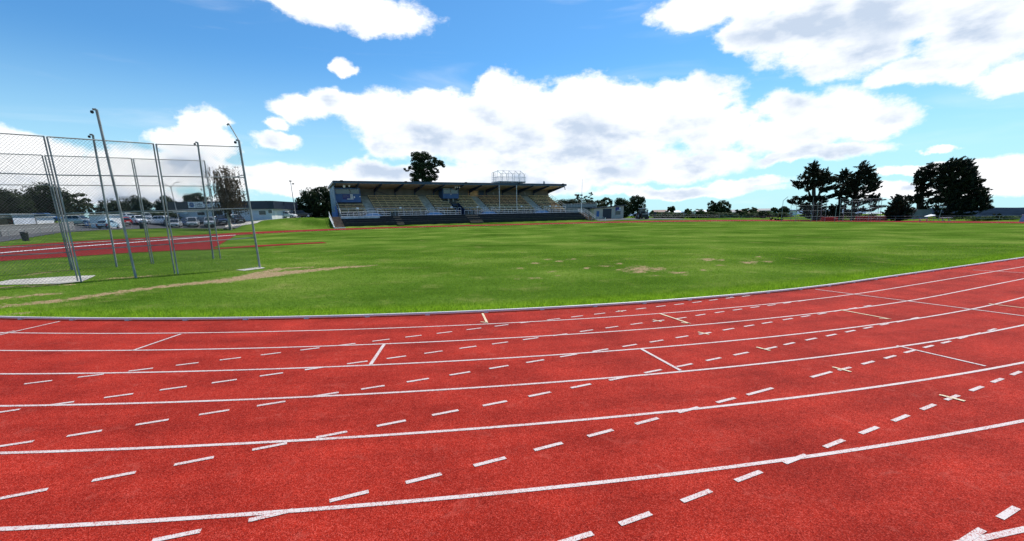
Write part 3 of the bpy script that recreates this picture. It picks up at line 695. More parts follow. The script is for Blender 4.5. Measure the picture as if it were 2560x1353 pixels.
def far_cage(label, verts, rails_y, pans, Y, dY):
    """verts: (x, ybase, ytop, row) photo columns of posts in a front row (0) and a back row (1)"""
    ps = []
    for (x, xt, yt, row) in verts:
        Yp = Y+dY*row; b = at(x, 551, Yp); b.z = hz(b.x, b.y)-.05; t = at(xt, yt, Yp); ps.append((b, t))
    rl = []; pn = []
    for (i, j) in pans:
        for y in rails_y: rl.append((onpost(ps[i], y), onpost(ps[j], y)))
        pn.append((ps[i][0]+Vector((0, 0, .1)), ps[j][0]+Vector((0, 0, .1)), onpost(ps[i], rails_y[0]), onpost(ps[j], rails_y[0])))
    loc = ps[0][0]; return make_cage(label, ps, rl, pn, .55, .008, .042, .026, tuple(loc), bigs=())
fc1 = far_cage('distant throwing cage with bent corner pole in front of the leftmost cypress', [(1953.5, 1958, 502, 0), (1988, 1993, 505, 0), (2027, 2034, 493, 0), (2042, 2046, 505, 0), (2062, 2069, 493, 0), (1976, 1978, 513, 1), (2031, 2035, 505, 1), (2052, 2055, 500, 1)], (513.5, 527, 541), [(1, 2), (2, 3), (3, 4), (5, 6), (6, 7)], 104, 6)
p = fc1.children[0]
mb = MB(); a0 = at(1958, 502, 104)-fc1.location; mb.bar(a0, at(1970, 492, 104)-fc1.location, .05); mb.build('arm', M['galv'], fc1)
fc2 = far_cage('distant throwing cage with five metre posts beside the low red boxes', [(2087, 2093, 505, 0), (2098, 2102, 495, 0), (2128, 2131, 500, 0), (2171, 2177, 496, 0), (2200, 2205.5, 494, 0), (2108, 2111, 505, 1), (2144, 2147, 504, 1), (2177, 2180, 497, 1), (2194, 2198, 496, 1)], (497, 520, 532), [(1, 2), (2, 3), (3, 4), (5, 6), (6, 7), (7, 8)], 98, 6)

# ------------------------------------------------------------------ grandstand
gs = empty('grandstand', (SO[0], SO[1], 0), (0, -math.radians(.43), math.radians(28)), label='long roofed grandstand with timber benches and black front terrace', cat='grandstand')
B = lambda name, m, *bx: (lambda mb: [mb.box(*b) for b in bx] and mb.build(name, m, gs))(MB())
SE = 59.8
PST = [1.19+4.87*k for k in range(13)]
# terrace of black boards, white wall, platform
mb = MB(); ns = 4
for i in range(ns):
    z1_, z0_ = 2.2-.4*(ns-1-i), 2.2-.4*(ns-i)-.25
    t0 = 1.5+.88*i
    x0 = 1.0 if i < 3 else 9.0
    mb.box(x0, 61.9-.0*i, t0, t0+.86 if i < 3 else 5.0, max(z0_, .1), z1_)
    pass
mb.build('terrace', M['terrace'], gs)
M['nosing'] = mat('worn board edge', (.09, .085, .08), .8, .5, 1.2)
mb = MB()
for i in range(ns):
    t0 = 1.5+.88*i; z1_ = 2.2-.4*(ns-1-i); mb.box((1.0 if i < 3 else 9.0)+.01, 61.88, t0-.03, t0+.10, z1_-.05, z1_+.012)
mb.build('terrace_edge', M['nosing'], gs)
def wall_mat():
    return mat('weathered white wall', (.42, .42, .41), .85, col2=(.74, .74, .72), scale=1.6)
M['whitewall'] = wall_mat()
B('retaining_wall', M['whitewall'], (1.0, 9.0, 4.15, 4.95, 1.2, 2.22))
B('platform', M['conc'], (1.0, 61.9, 4.97, 8.6, 1.6, 2.2))
# seating tiers
AIS = [(7.3, 9.2), (21.3, 23.4), (28.2, 29.95), (35.4, 37.4), (50.6, 52.9)]
def zf(i): return 2.86+.405*i
def tf(i): return 7.7+.86*i
mb = MB()
for i in range(10):
    for (x0, x1) in ((1.15, 28.15), (30.0, SE)) if i < 4 else ((1.15, SE),):
        mb.box(x0, x1, tf(i), tf(i)+.9 if i < 9 else 16.3, 2.0, zf(i))
mb.build('seating_tier', M['concdark'], gs)
for k, (x0, x1) in enumerate(AIS):
    if k == 2: continue
    mb = MB()
    for i in range(10):
        mb.box(x0, x1, tf(i)+.43, tf(i)+.88, zf(i)-.1, zf(i)+.2); mb.box(x0, x1, tf(i)-.012, tf(i)+.44, zf(i)-.2, zf(i)+.006)
    mb.build('aisle_stairs', M['conc'], gs)
secs = [(1.3, 7.2), (9.3, 21.2), (23.5, 28.1), (30.05, 35.3), (37.5, 50.5), (53.0, 59.7)]
bi = 0
for i in range(10):
    for (x0, x1) in secs:
        if x0 < 2 and i >= 5: continue
        if i >= 6 and x0 == 23.5: x1 = 26.7
        if i >= 6 and x0 == 30.05: x0 = 31.2
        mb = MB(); z = zf(i)+.44; t = tf(i)+.38
        mb.box(x0, x1, t, t+.13, z-.045, z); mb.box(x0, x1, t+.16, t+.29, z-.045, z); mb.box(x0, x1, t-.035, t-.002, z-.15, z+.003)
        n = max(2, int((x1-x0)/1.6)); 
        for q in range(n+1): xx = x0+.1+(x1-x0-.2)*q/n; mb.box(xx-.04, xx+.04, t+.02, t+.26, zf(i), z-.05)
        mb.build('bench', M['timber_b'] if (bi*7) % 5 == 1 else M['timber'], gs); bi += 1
# vomitory in the middle and blue landings
mb = MB(); mb.box(28.15, 28.3, 6.9, 11.4, 2.2, 3.6); mb.box(29.85, 30.0, 6.9, 11.4, 2.2, 3.6); mb.box(28.3, 29.85, 11.2, 11.4, 2.2, 4.7)
mb.quad((28.15, 7.6, 3.6), (28.15, 11.4, 3.6), (28.15, 11.4, 5.2)); mb.quad((30.0, 7.6, 3.6), (30.0, 11.4, 3.6), (30.0, 11.4, 5.2)); mb.build('entrance_wall', M['bluedark'], gs)
B('entrance_door', M['black'], (28.5, 29.65, 11.12, 11.19, 2.2, 4.3))
for (x0, x1) in (AIS[0], AIS[1], AIS[3], AIS[4]):
    mb = MB(); mb.box(x0-.1, x1+.1, 6.65, 7.69, 2.2, 2.84); mb.box(x0-.55, x0-.1, 6.65, 7.69, 2.2, 2.62); mb.box(x0-1.0, x0-.55, 6.65, 7.69, 2.2, 2.41); mb.box(x1+.1, x1+.55, 6.65, 7.69, 2.2, 2.62); mb.box(x1+.55, x1+1.0, 6.65, 7.69, 2.2, 2.41)
    mb.build('landing', M['bluefloor'], gs)
    for sgn, xe in ((-1, x0), (1, x1)):
        r = MB()
        for yy in (6.62, ):
            for dz in (.55, 1.0):
                r.bar((xe+sgn*.0, yy, 2.84+dz), (xe+sgn*1.25, yy, 2.22+dz), .028); r.bar((xe-sgn*.9, yy, 2.84+dz), (xe, yy, 2.84+dz), .028)
            r.bar((xe, yy, 2.8), (xe, yy, 3.86), .028); r.bar((xe+sgn*1.25, yy, 2.2), (xe+sgn*1.25, yy, 3.24), .028)
        r.build('stair_railing', M['whiterail'], gs)
def railing(name, x0, x1, t, z, h, mids, m=None, sp=1.15):
    mb = MB(); n = max(1, round((x1-x0)/sp))
    for k in range(n+1): x = x0+(x1-x0)*k/n; mb.bar((x, t, z), (x, t, z+h), .028)
    for q in [h]+mids: mb.bar((x0, t, z+q), (x1, t, z+q), .03)
    return mb.build(name, m or M['whiterail'], gs)
for x0, x1 in ((1.2, 11.6), (13.3, 28.2), (31.8, 60.5)): railing('platform_railing', x0, x1, 5.1, 2.2, .92, [.08, .5], sp=1.3)
for x0, x1 in ((28.2, 28.9), (29.8, 31.8)): railing('platform_railing', x0, x1, 6.75, 2.2, 1.6 if x1 < 29 else .9, [.9], sp=1.3)
for x0, x1 in ((1.3, 7.2), (9.3, 21.2), (23.5, 28.1), (30.1, 35.3), (37.5, 50.5), (53.0, 59.8)): railing('seating_railing', x0, x1, 7.62, 2.2, 1.62, [.95], sp=1.9)
for x in (4.9, 14.3, 26.6, 33.4, 45.8, 54.5, 56.4):
    B('notice', M['white'], (x, x+.5, 7.54, 7.57, 3.75, 4.1))
# slanted rails up the ends
mb = MB(); n = 5
for dz in (1.0, .5): mb.bar((SE+.08, 7.7, 2.9+dz+.2), (SE+.08, 16.2, 6.6+dz), .03)
for k in range(n+1): t = 7.7+8.5*k/n; z = 2.9+3.7*k/n; mb.bar((SE+.08, t, z), (SE+.08, t, z+1.05), .028)
mb.build('end_railing', M['galv'], gs)
mb = MB(); mb.bar((1.2, 7.7, 4.6), (1.2, 5.1, 3.3), .035); mb.bar((1.2, 7.7, 4.1), (1.2, 5.1, 2.8), .03); mb.bar((1.2, 9.9, 5.6), (1.2, 7.7, 4.6), .035); mb.build('end_railing', M['white'], gs)
# back and side walls, posts, roof
mb = MB(); x = 1.2
while x < SE-.1: mb.box(x, x+.19, 16.24, 16.34, 6.3, 8.42); x += .25
mb.box(1.15, SE, 16.3, 16.45, 2.0, 8.42); mb.build('back_wall', M['backwall'], gs)
mb = MB(); t = 9.6
while t < 16.4: mb.box(1.0, 1.1, t, t+.2, 2.1, 8.45+(16.3-t)*.03); t += .26
mb.box(1.04, 1.16, 9.6, 16.44, 2.1, 8.35); mb.build('side_wall', M['cladblue'], gs)
B('side_wall', M['bluedark'], (1.0, 1.16, 7.7, 9.55, 2.1, 3.9))
mb = MB(); mb.prism([(16.6, 8.36), (7.95, 9.12), (7.95, 9.24), (16.6, 8.52)], 1.0, SE+.1, 'x'); mb.build('ceiling_lining', M['soffit'], gs)
mb = MB(); mb.prism([(16.9, 8.54), (7.85, 9.32), (7.85, 9.38), (16.9, 8.64)], .8, SE+.3, 'x'); mb.build('roof', M['roofgrey'], gs)
mb = MB(); mb.box(.8, SE+.3, 7.78, 7.86, 9.06, 9.58); mb.prism([(7.86, 9.08), (16.9, 8.3), (16.9, 8.72), (7.86, 9.56)], .72, .8, 'x'); mb.prism([(7.86, 9.2), (16.9, 8.36), (16.9, 8.66), (7.86, 9.56)], SE+.3, SE+.36, 'x'); mb.build('fascia', M['fascia'], gs)
B('gutter', M['navy'], (.8, SE+.3, 7.68, 7.78, 9.30, 9.44))
for x in PST:
    mb = MB(); mb.prism([(16.2, 7.5), (16.2, 8.36), (8.1, 9.1), (8.1, 8.88)], x-.11, x+.11, 'x'); mb.build('roof_beam', M['bluedark'], gs)
    if 1.5 < x < SE-.5: B('roof_post', M['bluedark'], (x-.13, x+.13, 16.02, 16.22, 6.3, 7.9))
mb = MB(); mb.bar((11.2, 16.1, 8.0), (15.6, 16.1, 6.6), .05); mb.bar((46, 16.1, 8.0), (49.4, 16.1, 6.6), .05); mb.build('wall_brace', M['bluedark'], gs)
B('doorway', M['timber_b'], (34.95, 37.7, 16.15, 16.23, 6.3, 8.1))
B('doorway', M['bluedark'], (38.1, 39.4, 16.1, 16.23, 6.1, 8.2))
for x in (39.8, 44.75): mb = MB(); mb.bar((x, 7.74, 2.9), (x, 7.74, 9.1), .07, 10); mb.build('support_pole', M['white'], gs)
# press box on the left and commentary box in the middle
def box_room(x0, x1, t0, z0, z1, zw0, zw1, panes):
    mb = MB(); mb.box(x0, x1, t0, 16.0, z0, zw0); mb.box(x0, x0+.18, t0, 16.0, zw0, z1); mb.box(x1-.14, x1, t0, 16.0, zw0, z1); mb.box(x0+.18, x1-.14, t0+.01, t0+.1, zw1, z1)
    w = mb.build('press_box', M['blue'], gs)
    k = len(panes)
    for (a, b) in panes:
        f = MB(); f.box(a, b, t0+.03, t0+.09, zw0, zw0+.07); f.box(a, b, t0+.03, t0+.09, zw1-.07, zw1); f.box(a, a+.07, t0+.03, t0+.09, zw0+.07, zw1-.07); f.box(b-.07, b, t0+.03, t0+.09, zw0+.07, zw1-.07)
        fr = f.build('window', M['grey'], w)
        g = MB(); g.box(a+.07, b-.07, t0+.05, t0+.07, zw0+.07, zw1-.07); g.build('pane', M['glassblue'], fr)
    mb = MB(); mb.box(x0+.2, x1-.2, 15.0, 15.1, zw0, z1); mb.build('inner_wall', M['black'], w)
    return w
pb = box_room(1.4, 6.9, 12.0, 5.3, 8.4, 7.1, 8.08, [(1.6, 4.65), (4.75, 6.7)])
pbB = lambda name, m, *b: MB().box(*b).build(name, m, pb)
pbB('sign', M['signviolet'], 3.0, 4.6, 11.94, 11.99, 5.95, 6.98)
pbB('poster', M['white'], 4.65, 5.2, 11.94, 11.99, 6.15, 7.0); pbB('poster', M['white'], 5.36, 5.65, 11.94, 11.99, 6.2, 6.6); pbB('poster', M['white'], 3.9, 5.3, 11.92, 11.97, 5.9, 6.08); pbB('poster', M['white'], 6.62, 6.86, 11.94, 11.99, 6.4, 6.6)
mb = MB()
for r, (a, b) in enumerate(((3.1, 4.0), (3.1, 3.7), (3.85, 4.45), (3.1, 3.75), (3.85, 4.4))): zc = 6.8-.17*(0 if r == 0 else 1+(r-1)//2*1.2+.2); mb.box(a, b, 11.925, 11.938, zc, zc+.05)
for q in range(5): mb.box(4.72, 5.12, 11.925, 11.938, 6.3+q*.13, 6.34+q*.13)
mb.build('sign_lettering', M['grey'], pb)
cb_ = box_room(26.85, 31.0, 13.0, 6.1, 8.5, 7.25, 8.25, [(27.05, 28.9), (28.98, 30.85)])
MB().box(28.8, 29.1, 12.94, 12.99, 7.0, 7.2).build('notice', M['white'], cb_)
B('box_column', M['conc'], (28.3, 28.6, 13.4, 13.7, 4.4, 6.1), (29.5, 29.8, 13.4, 13.7, 4.4, 6.1))
# loudspeakers, floodlights and roof odds and ends
def horn(x, t, z, r):
    mb = MB(); mb.bar((x, t, z), (x, t+.35, z+.05), r, 12, r*.35); mb.bar((x, t+.3, z), (x, t+.3, z+.4), .03); return mb.build('loudspeaker', M['white'], gs)
horn(3.1, 9.0, 8.5, .27); horn(4.2, 9.2, 8.62, .2)
for x in (2.2, 16.0, 30.6, 45.2, 58.6):
    mb = MB(); mb.box(x, x+.55, 7.5, 7.76, 9.3, 9.66); mb.bar((x+.27, 7.7, 9.4), (x+.27, 7.9, 9.3), .04); mb.build('floodlight', M['black'], gs)
for x in (28.9, 29.4, 30.0): horn(x, 9.6, 8.55, .16)
for x, z in ((57.6, 8.8), (58.5, 8.75), (59.6, 8.6), (59.75, 8.25)): mb = MB(); mb.bar((x, 7.9, z), (x, 8.1, z+.05), .15, 10, .1); mb.bar((x, 8.0, z), (x, 8.0, 9.1), .025); mb.build('loudspeaker', M['grey'], gs)
for x in (42.2, 51.9): mb = MB(); mb.bar((x, 16.05, 7.6), (x, 16.2, 7.6), .24, 8); mb.bar((x+.1, 16.0, 7.3), (x+.1, 16.2, 7.3), .18, 8); mb.build('speaker_box', M['grey'], gs)
mb = MB(); mb.bar((55.0, 11, 9.2), (55.0, 11, 9.9), .05); mb.bar((55.0, 11, 9.8), (55.0, 11, 10.3), .22, 10, .22); mb.bar((55.0, 11, 10.3), (55.0, 11, 10.5), .22, 10, .05); mb.build('roof_vent', M['galv'], gs)
for x in (26.9, 29.3): mb = MB(); mb.box(x, x+1.6, 12.6, 13.1, 8.34, 8.42); mb.build('box_trim', M['white'], gs)
B('rubbish_bin', M['blue'], (-.3, .4, 6.2, 6.9, 2.15, 3.2)); B('rubbish_bin', M['blue'], (0.55, .95, 7.6, 8.1, 2.15, 4.4))
# stairs on the terrace and at both ends
def stairs(x0, x1, t0, t1, z0, z1, n, m, xs_=0):
    mb = MB()
    for k in range(n):
        ta = t0+(t1-t0)*k/n; zt = z0+(z1-z0)*(k+1)/n; sh = xs_*(1-k/(n-1))
        mb.box(x0+sh, x1+sh, ta, t1+.05, zt-(z1-z0)/n-.02, zt)
    return mb.build('timber_stairs', m, gs)
stairs(11.9, 13.4, .95, 5.0, .3, 2.23, 8, M['stairwood']); stairs(28.9, 32.1, .95, 5.0, .3, 2.23, 8, M['stairwood'])
M['stairnose'] = mat('pale stair edge', (.42, .30, .20), .8, .2, 3)
for x0, x1 in ((11.9, 13.4), (28.9, 32.1)):
    mb = MB()
    for k in range(8): ta = .95+4.05*k/8; zt = .3+1.93*(k+1)/8; mb.box(x0, x1, ta-.025, ta+.03, zt-.05, zt+.012)
    mb.build('stair_nosing', M['stairnose'], gs)
stairs(-1.0, 1.0, 0, 5.0, -.1, 2.2, 10, M['stairwood'])
mb = MB()
for k in range(10): ta = 5.0*k/10; zt = -.1+2.3*(k+1)/10; mb.box(-1, 1, ta-.025, ta+.03, zt-.05, zt+.012)
mb.build('stair_nosing', M['stairnose'], gs)
B('stair_landing', M['white'], (-1.1, 1.0, -.55, -.03, -.1, .16)); MB().prism([(-.4, -.05), (5.0, 2.15), (5.0, 2.3), (-.4, .35)], -1.18, -1.03, 'x').build('stair_stringer', M['white'], gs)
def stairrail(x, t0, t1, z0, z1, n, m):
    mb = MB()
    for dz in (.95, .5): mb.bar((x, t0, z0+dz), (x, t1, z1+dz), .03)
    for k in range(n+1): t = t0+(t1-t0)*k/n; z = z0+(z1-z0)*k/n; mb.bar((x, t, z-.1), (x, t, z+.95), .03)
    return mb.build('handrail', m, gs)
stairrail(-1.1, .1, 5.2, .1, 2.3, 9, M['white'])
stairs(62.1, 64.2, .4, 5.0, .1, 2.1, 7, M['stairwood'])
stairrail(64.3, .3, 5.0, .2, 2.1, 4, M['whiterail']); stairrail(62.0, .4, 5.0, .5, 2.2, 3, M['whiterail'])
railing('platform_railing', 60.5, 64.2, 5.1, 2.2, .92, [.08, .5], sp=.6)
# gantry on the roof and flag pole
M3 = Matrix.Translation((SO[0], SO[1], 0)) @ gs.rotation_euler.to_matrix().to_4x4()
cg = empty('camera_gantry', M3 @ Vector((43.6, 10, 9.25)), gs.rotation_euler, label='white steel camera gantry standing on the grandstand roof', cat='camera platform')
def cgp(name, m, fn):
    mb = MB(); fn(mb); return mb.build(name, m, cg)
M['gantry'] = mat('gantry paint', (.5, .51, .52), .5, .1, 2)
def deck(mb):
    mb.box(-3.4, 4.3, -1.5, 1.6, .75, .85)
    for x in np.linspace(-3.3, 4.2, 12): mb.box(x-.04, x+.04, -1.48, 1.58, .5, .75)
    for x in (-3.3, 0.4, 4.1): mb.bar((x, -1.4, .0), (x, -1.4, .8), .05); mb.bar((x, 1.4, -.2), (x, 1.4, .8), .05)
cgp('deck', M['gantry'], deck)
def cage_r(mb):
    for (xa, ya, xb, yb) in ((-3.4, -1.5, 4.3, -1.5), (-3.4, 1.6, 4.3, 1.6), (-3.4, -1.5, -3.4, 1.6), (4.3, -1.5, 4.3, 1.6)):
        n = int(max(abs(xb-xa), abs(yb-ya))/.22)
        for k in range(n+1): u = k/n; mb.bar((xa+(xb-xa)*u, ya+(yb-ya)*u, .85), (xa+(xb-xa)*u, ya+(yb-ya)*u, 1.9), .014, 4)
        mb.bar((xa, ya, 1.9), (xb, yb, 1.9), .035)
cgp('balustrade', M['gantry'], cage_r)
for x in (-2.7, -1.1, .6, 2.4, 4.0):
    def fr(mb, x=x):
        mb.bar((x, -1.4, .8), (x-.1, -1.3, 2.7), .05); mb.bar((x-.1, -1.3, 1.9), (x+.35, -1.2, 2.8), .04)
        mb.bar((x-.3, -1.5, 2.65), (x+.5, 1.7, 3.65), .07); mb.bar((x+.1, 1.5, .8), (x+.4, 1.5, 3.5), .05)
    cgp('roof_frame', M['gantry'], fr)
cgp('roof_rail', M['gantry'], lambda mb: (mb.bar((-3.0, -1.5, 2.65), (3.7, -1.5, 2.65), .03), mb.bar((-2.2, 1.7, 3.62), (4.5, 1.7, 3.62), .03)))
def lad(mb):
    for y in (-.6, .2): mb.bar((-4.5, y, -.3), (-4.5, y, 2.9), .045); mb.bar((-4.0, y, -.3), (-4.0, y, 2.9), .045)
    for z in np.linspace(.2, 2.8, 6): mb.bar((-4.5, -.6, z), (-4.0, -.6, z), .025); mb.bar((-4.5, -.6, z), (-4.5, .2, z), .025)
    mb.box(-4.5, -3.4, -.7, .9, .6, .7); mb.bar((-4.5, -.6, 2.9), (-2.6, .4, 3.4), .04); mb.bar((-4.5, .2, 2.9), (-2.4, 1.2, 3.5), .04)
cgp('access_tower', M['gantry'], lad)
fp = empty('flag_pole', M3 @ Vector((63.9, 6, 1.9)), label='white flag pole with small yardarm at the right end of the terrace', cat='flag pole')
MB().bar((0, 0, 0), (0, 0, 3.9), .11, 10, .09).bar((0, 0, 3.9), (0, 0, 8.9), .07, 10, .025).build('pole', M['white'], fp)
MB().bar((-.75, -.3, 3.95), (.1, .05, 3.6), .04).bar((-.75, -.3, 3.95), (0, 0, 4.2), .02).build('yardarm', M['white'], fp)

# ------------------------------------------------------------------ trees
def leaf_cloud(clumps, dens, size, seed, shell=.55, droop=0.0):
    """clumps: (x, y, z, rx, ry, rz) ; returns many small leaf quads spread through the clumps"""
    rg = np.random.default_rng(seed); C = []; Nn = []
    for (x, y, z, rx, ry, rz) in clumps:
        n = max(12, int(dens*1.7*(rx*ry*rz)**(2/3)))
        # a clump is made of smaller puffs so that its outline breaks up
        k = max(5, int(n/55)); d = rg.normal(size=(k, 3)); d /= np.linalg.norm(d, axis=1)[:, None]
        pc = d*(rg.uniform(shell, 1.0, k)**.7)[:, None]; pr = rg.uniform(.22, .42, k)
        i = rg.integers(0, k, n); e = rg.normal(size=(n, 3)); e /= np.linalg.norm(e, axis=1)[:, None]
        p = pc[i]+e*(pr[i]*rg.uniform(.35, 1.05, n)**.5)[:, None]
        C.append(p*np.array([rx, ry, rz])+np.array([x, y, z])); Nn.append(e+d[i]*.5)
    C = np.concatenate(C); n = len(C); Nn = np.concatenate(Nn)+rg.normal(0, .5, (n, 3)); Nn /= np.linalg.norm(Nn, axis=1)[:, None]
    a = np.cross(Nn, rg.normal(size=(n, 3))); a /= np.linalg.norm(a, axis=1)[:, None]; b = np.cross(Nn, a)
    s = .78*size*rg.uniform(.5, 1.3, n)[:, None]; V = np.stack([C-a*s*.5, C-b*s*.32, C+a*s*.5, C+b*s*.32], 1).reshape(-1, 3)
    if droop: V[:, 2] -= droop*np.abs(rg.normal(size=len(V)))
    return V, np.arange(4*n).reshape(-1, 4)
def limbs(mb, base, top, r, targets, seed):
    rd = random.Random(seed); b = Vector(base); t = Vector(top); pts = [b]
    for k in (1, 2, 3): pts.append(b.lerp(t, k/3)+Vector((rd.uniform(-1, 1), rd.uniform(-1, 1), 0))*(t-b).length*.03)
    for k in range(3): mb.bar(pts[k], pts[k+1], r*(1-.27*k), 8, r*(1-.27*(k+1)))
    for tg in targets:
        tg = Vector(tg); f = rd.uniform(.35, .9); s = b.lerp(t, f); m = s.lerp(tg, .5)+Vector((0, 0, (tg-s).length*.08))
        mb.bar(s, m, r*.38, 5, r*.25); mb.bar(m, tg, r*.25, 5, r*.07)
def px_clump(base, Y, c):
    """photo ellipse (x, y, rx, ry[, depth]) -> clump relative to base"""
    p = at(c[0], c[1], Y); e = at(c[0]+c[2], c[1], Y); f = at(c[0], c[1]-c[3], Y)
    rx = (e-p).length; rz = (f-p).length; dy = c[4] if len(c) > 4 else 0
    return (p.x-base[0], dy, p.z-base[2], rx, rx*.9, rz)
def tree(name, label, bx, by, Y, clumps, m, dens=260, size=.5, trunk=.3, seed=1, ground=None, cat='tree', group=None, bark='bark', shell=.55, trunk_top=None):
    p = at(bx, by, Y); z = hz(p.x, p.y) if ground is None else ground
    root = empty(name, (p.x, p.y, z), label=label, cat=cat, group=group)
    cl = [px_clump((p.x, p.y, z), Y, c) for c in clumps]
    V, F = leaf_cloud(cl, dens, size, seed, shell); fastmesh('crown', V, F, M[m], root)
    if trunk:
        mb = MB(); zt = max(c[2]+c[5]*.3 for c in cl); tx = np.mean([c[0] for c in cl]) if trunk_top is None else trunk_top
        limbs(mb, (0, 0, -.2), (tx*.7, 0, zt), trunk, [(c[0], c[1], c[2]) for c in cl], seed); mb.build('trunk', M[bark], root)
    return root
def spray_tree(name, label, trunks, Y, sprays, seed, size=.42, dens=1.0, wind=(1, .0, .35), cat='tree', lean=1):
    """cypress: trunks (px polylines) and flat wind-swept sprays listed as photo ellipses"""
    p = at(trunks[0][0][0], trunks[0][0][1], Y); z = hz(p.x, p.y); root = empty(name, (p.x, p.y, z), label=label, cat=cat)
    rg = np.random.default_rng(seed); o = np.array([p.x, p.y, z]); mb = MB(); tp = []
    for tr in trunks:
        P = [np.array(at(x, y, Y))-o for x, y, r in tr]
        if tr is trunks[0]: P[0][2] = -.2
        for k in range(len(P)-1): mb.bar(P[k], P[k+1], tr[k][2], 7, tr[k+1][2])
        tp += [P[k]*(1-u)+P[k+1]*u for k in range(len(P)-1) for u in (.25, .5, .75, 1)]
    tp = np.array(tp); CC = []; DD = []
    for c in sprays:
        x, y, z_, rx, ry, rz = px_clump(p[:2]+0*p[:2] if False else (p.x, p.y, z), Y, c)
        cc = np.array([x, y, z_]); k = max(9, int(dens*(rx*rz)*16))
        for _ in range(k):
            u = rg.normal(size=3); u /= np.linalg.norm(u); q = cc+u*rg.random()**.45*np.array([rx, max(rx, rz)*.8, rz])
            low = tp[tp[:, 2] < q[2]+.4] if (tp[:, 2] < q[2]+.4).any() else tp
            b0 = low[np.argmin(np.linalg.norm(low-q, axis=1)+rg.random(len(low))*1.2)]
            d = q-b0; L = np.linalg.norm(d)+1e-6; d = d/L
            if rg.random() < .16: mb.bar(b0, q, .05, 4, .02)
            d = d*.7+np.array([rg.normal(0, .5), rg.normal(0, .6), rg.uniform(0, .45)])+np.array(wind)*.25; d /= np.linalg.norm(d)
            n = int(rg.integers(34, 60)); Ls = rg.uniform(.7, 1.7)*size*2.8
            t = rg.uniform(-.5, .6, n); w = rg.normal(0, .22, (n, 3))*np.array([1, 1, .45])*Ls*.55*(1-np.maximum(t, 0))[:, None]
            CC.append(q+d*(t*Ls)[:, None]+w); DD.append(np.repeat(d[None], n, 0)+rg.normal(0, .35, (n, 3)))
    C = np.concatenate(CC); D = np.concatenate(DD); D /= np.linalg.norm(D, axis=1)[:, None]; n = len(C)
    W_ = np.cross(D, rg.normal(size=(n, 3))); W_ /= np.linalg.norm(W_, axis=1)[:, None]
    s = size*rg.uniform(.6, 1.4, n)[:, None]; V = np.stack([C-D*s*.5, C+W_*s*.24, C+D*s*.7, C-W_*s*.2], 1).reshape(-1, 3)
    fastmesh('crown', V, np.arange(4*n).reshape(-1, 4), M['macro'], root); mb.build('trunk', M['bark'], root)
    return root
GL = 'trees behind the car park'
tree('broadleaf_tree', 'very dark spreading tree cut by the left edge, behind the concrete wall', 15, 545, 95, [(-30, 505, 50, 34), (25, 503, 40, 28), (50, 520, 34, 22), (0, 525, 60, 20)], 'leafdark', 300, .5, .4, 11, group=GL)
tree('broadleaf_tree', 'tallest dark round tree left of the clubhouse, above the blue car', 118, 545, 100, [(110, 490, 38, 28), (138, 500, 30, 32), (95, 510, 26, 26), (125, 525, 40, 20), (150, 520, 18, 24)], 'leafdark', 320, .5, .4, 12, group=GL)
tree('broadleaf_tree', 'small dark shrubby tree between the left edge tree and the tallest round tree', 75, 548, 98, [(62, 525, 22, 18), (88, 530, 18, 14)], 'leafolive', 280, .45, .2, 13, group=GL)
tree('broadleaf_tree', 'olive green open tree with sky showing through its top, above the pale shed', 198, 548, 105, [(196, 497, 22, 12), (215, 508, 12, 10), (183, 510, 14, 10), (205, 520, 30, 14), (182, 530, 20, 12), (230, 530, 16, 12)], 'leafolive', 170, .5, .3, 14, group=GL, shell=.7)
tree('broadleaf_tree', 'low clipped dome tree behind the white shed', 274, 550, 108, [(272, 524, 25, 22), (290, 530, 18, 18), (256, 532, 14, 14)], 'leafdark', 340, .45, .3, 15, group=GL)
tree('broadleaf_tree', 'wide dark dome tree above the red car and white cars', 338, 550, 112, [(332, 515, 34, 22), (358, 522, 24, 24), (312, 525, 20, 18), (340, 535, 42, 16)], 'leafdark', 340, .45, .3, 16, group=GL)
tree('broadleaf_tree', 'dark round tree behind the left end of the clubhouse and twin lamp', 418, 550, 116, [(415, 512, 22, 20), (430, 522, 18, 20), (402, 520, 12, 16), (418, 535, 28, 16)], 'leafdark', 340, .45, .3, 17, group=GL)
tree('broadleaf_tree', 'dark tree rising behind the clubhouse roof signs', 490, 545, 124, [(490, 495, 26, 13), (478, 505, 18, 14), (508, 508, 18, 14), (490, 520, 34, 16)], 'leafdark', 330, .45, .3, 18, group=GL)
tree('hedge', 'dark hedge running behind the parked cars', 330, 552, 104, [(300, 542, 34, 13), (350, 540, 36, 14), (395, 543, 30, 13), (250, 548, 30, 10), (430, 546, 22, 12)], 'leafdark', 300, .4, 0, 19, cat='hedge')
tree('broadleaf_tree', 'big dark spreading tree between the right lamp post and the grandstand', 792, 545, 122, [(778, 492, 24, 20), (805, 484, 26, 17), (760, 510, 24, 20), (800, 510, 36, 22), (825, 500, 20, 28), (770, 530, 34, 16), (815, 532, 28, 16)], 'leafdark', 300, .5, .45, 20, group=GL)
tree('hedge', 'dark hedge beside the black cars, below the big spreading tree', 760, 546, 126, [(745, 528, 26, 15), (790, 534, 30, 12), (715, 530, 16, 11), (825, 538, 24, 12)], 'leafdark', 300, .4, 0, 21, cat='hedge')
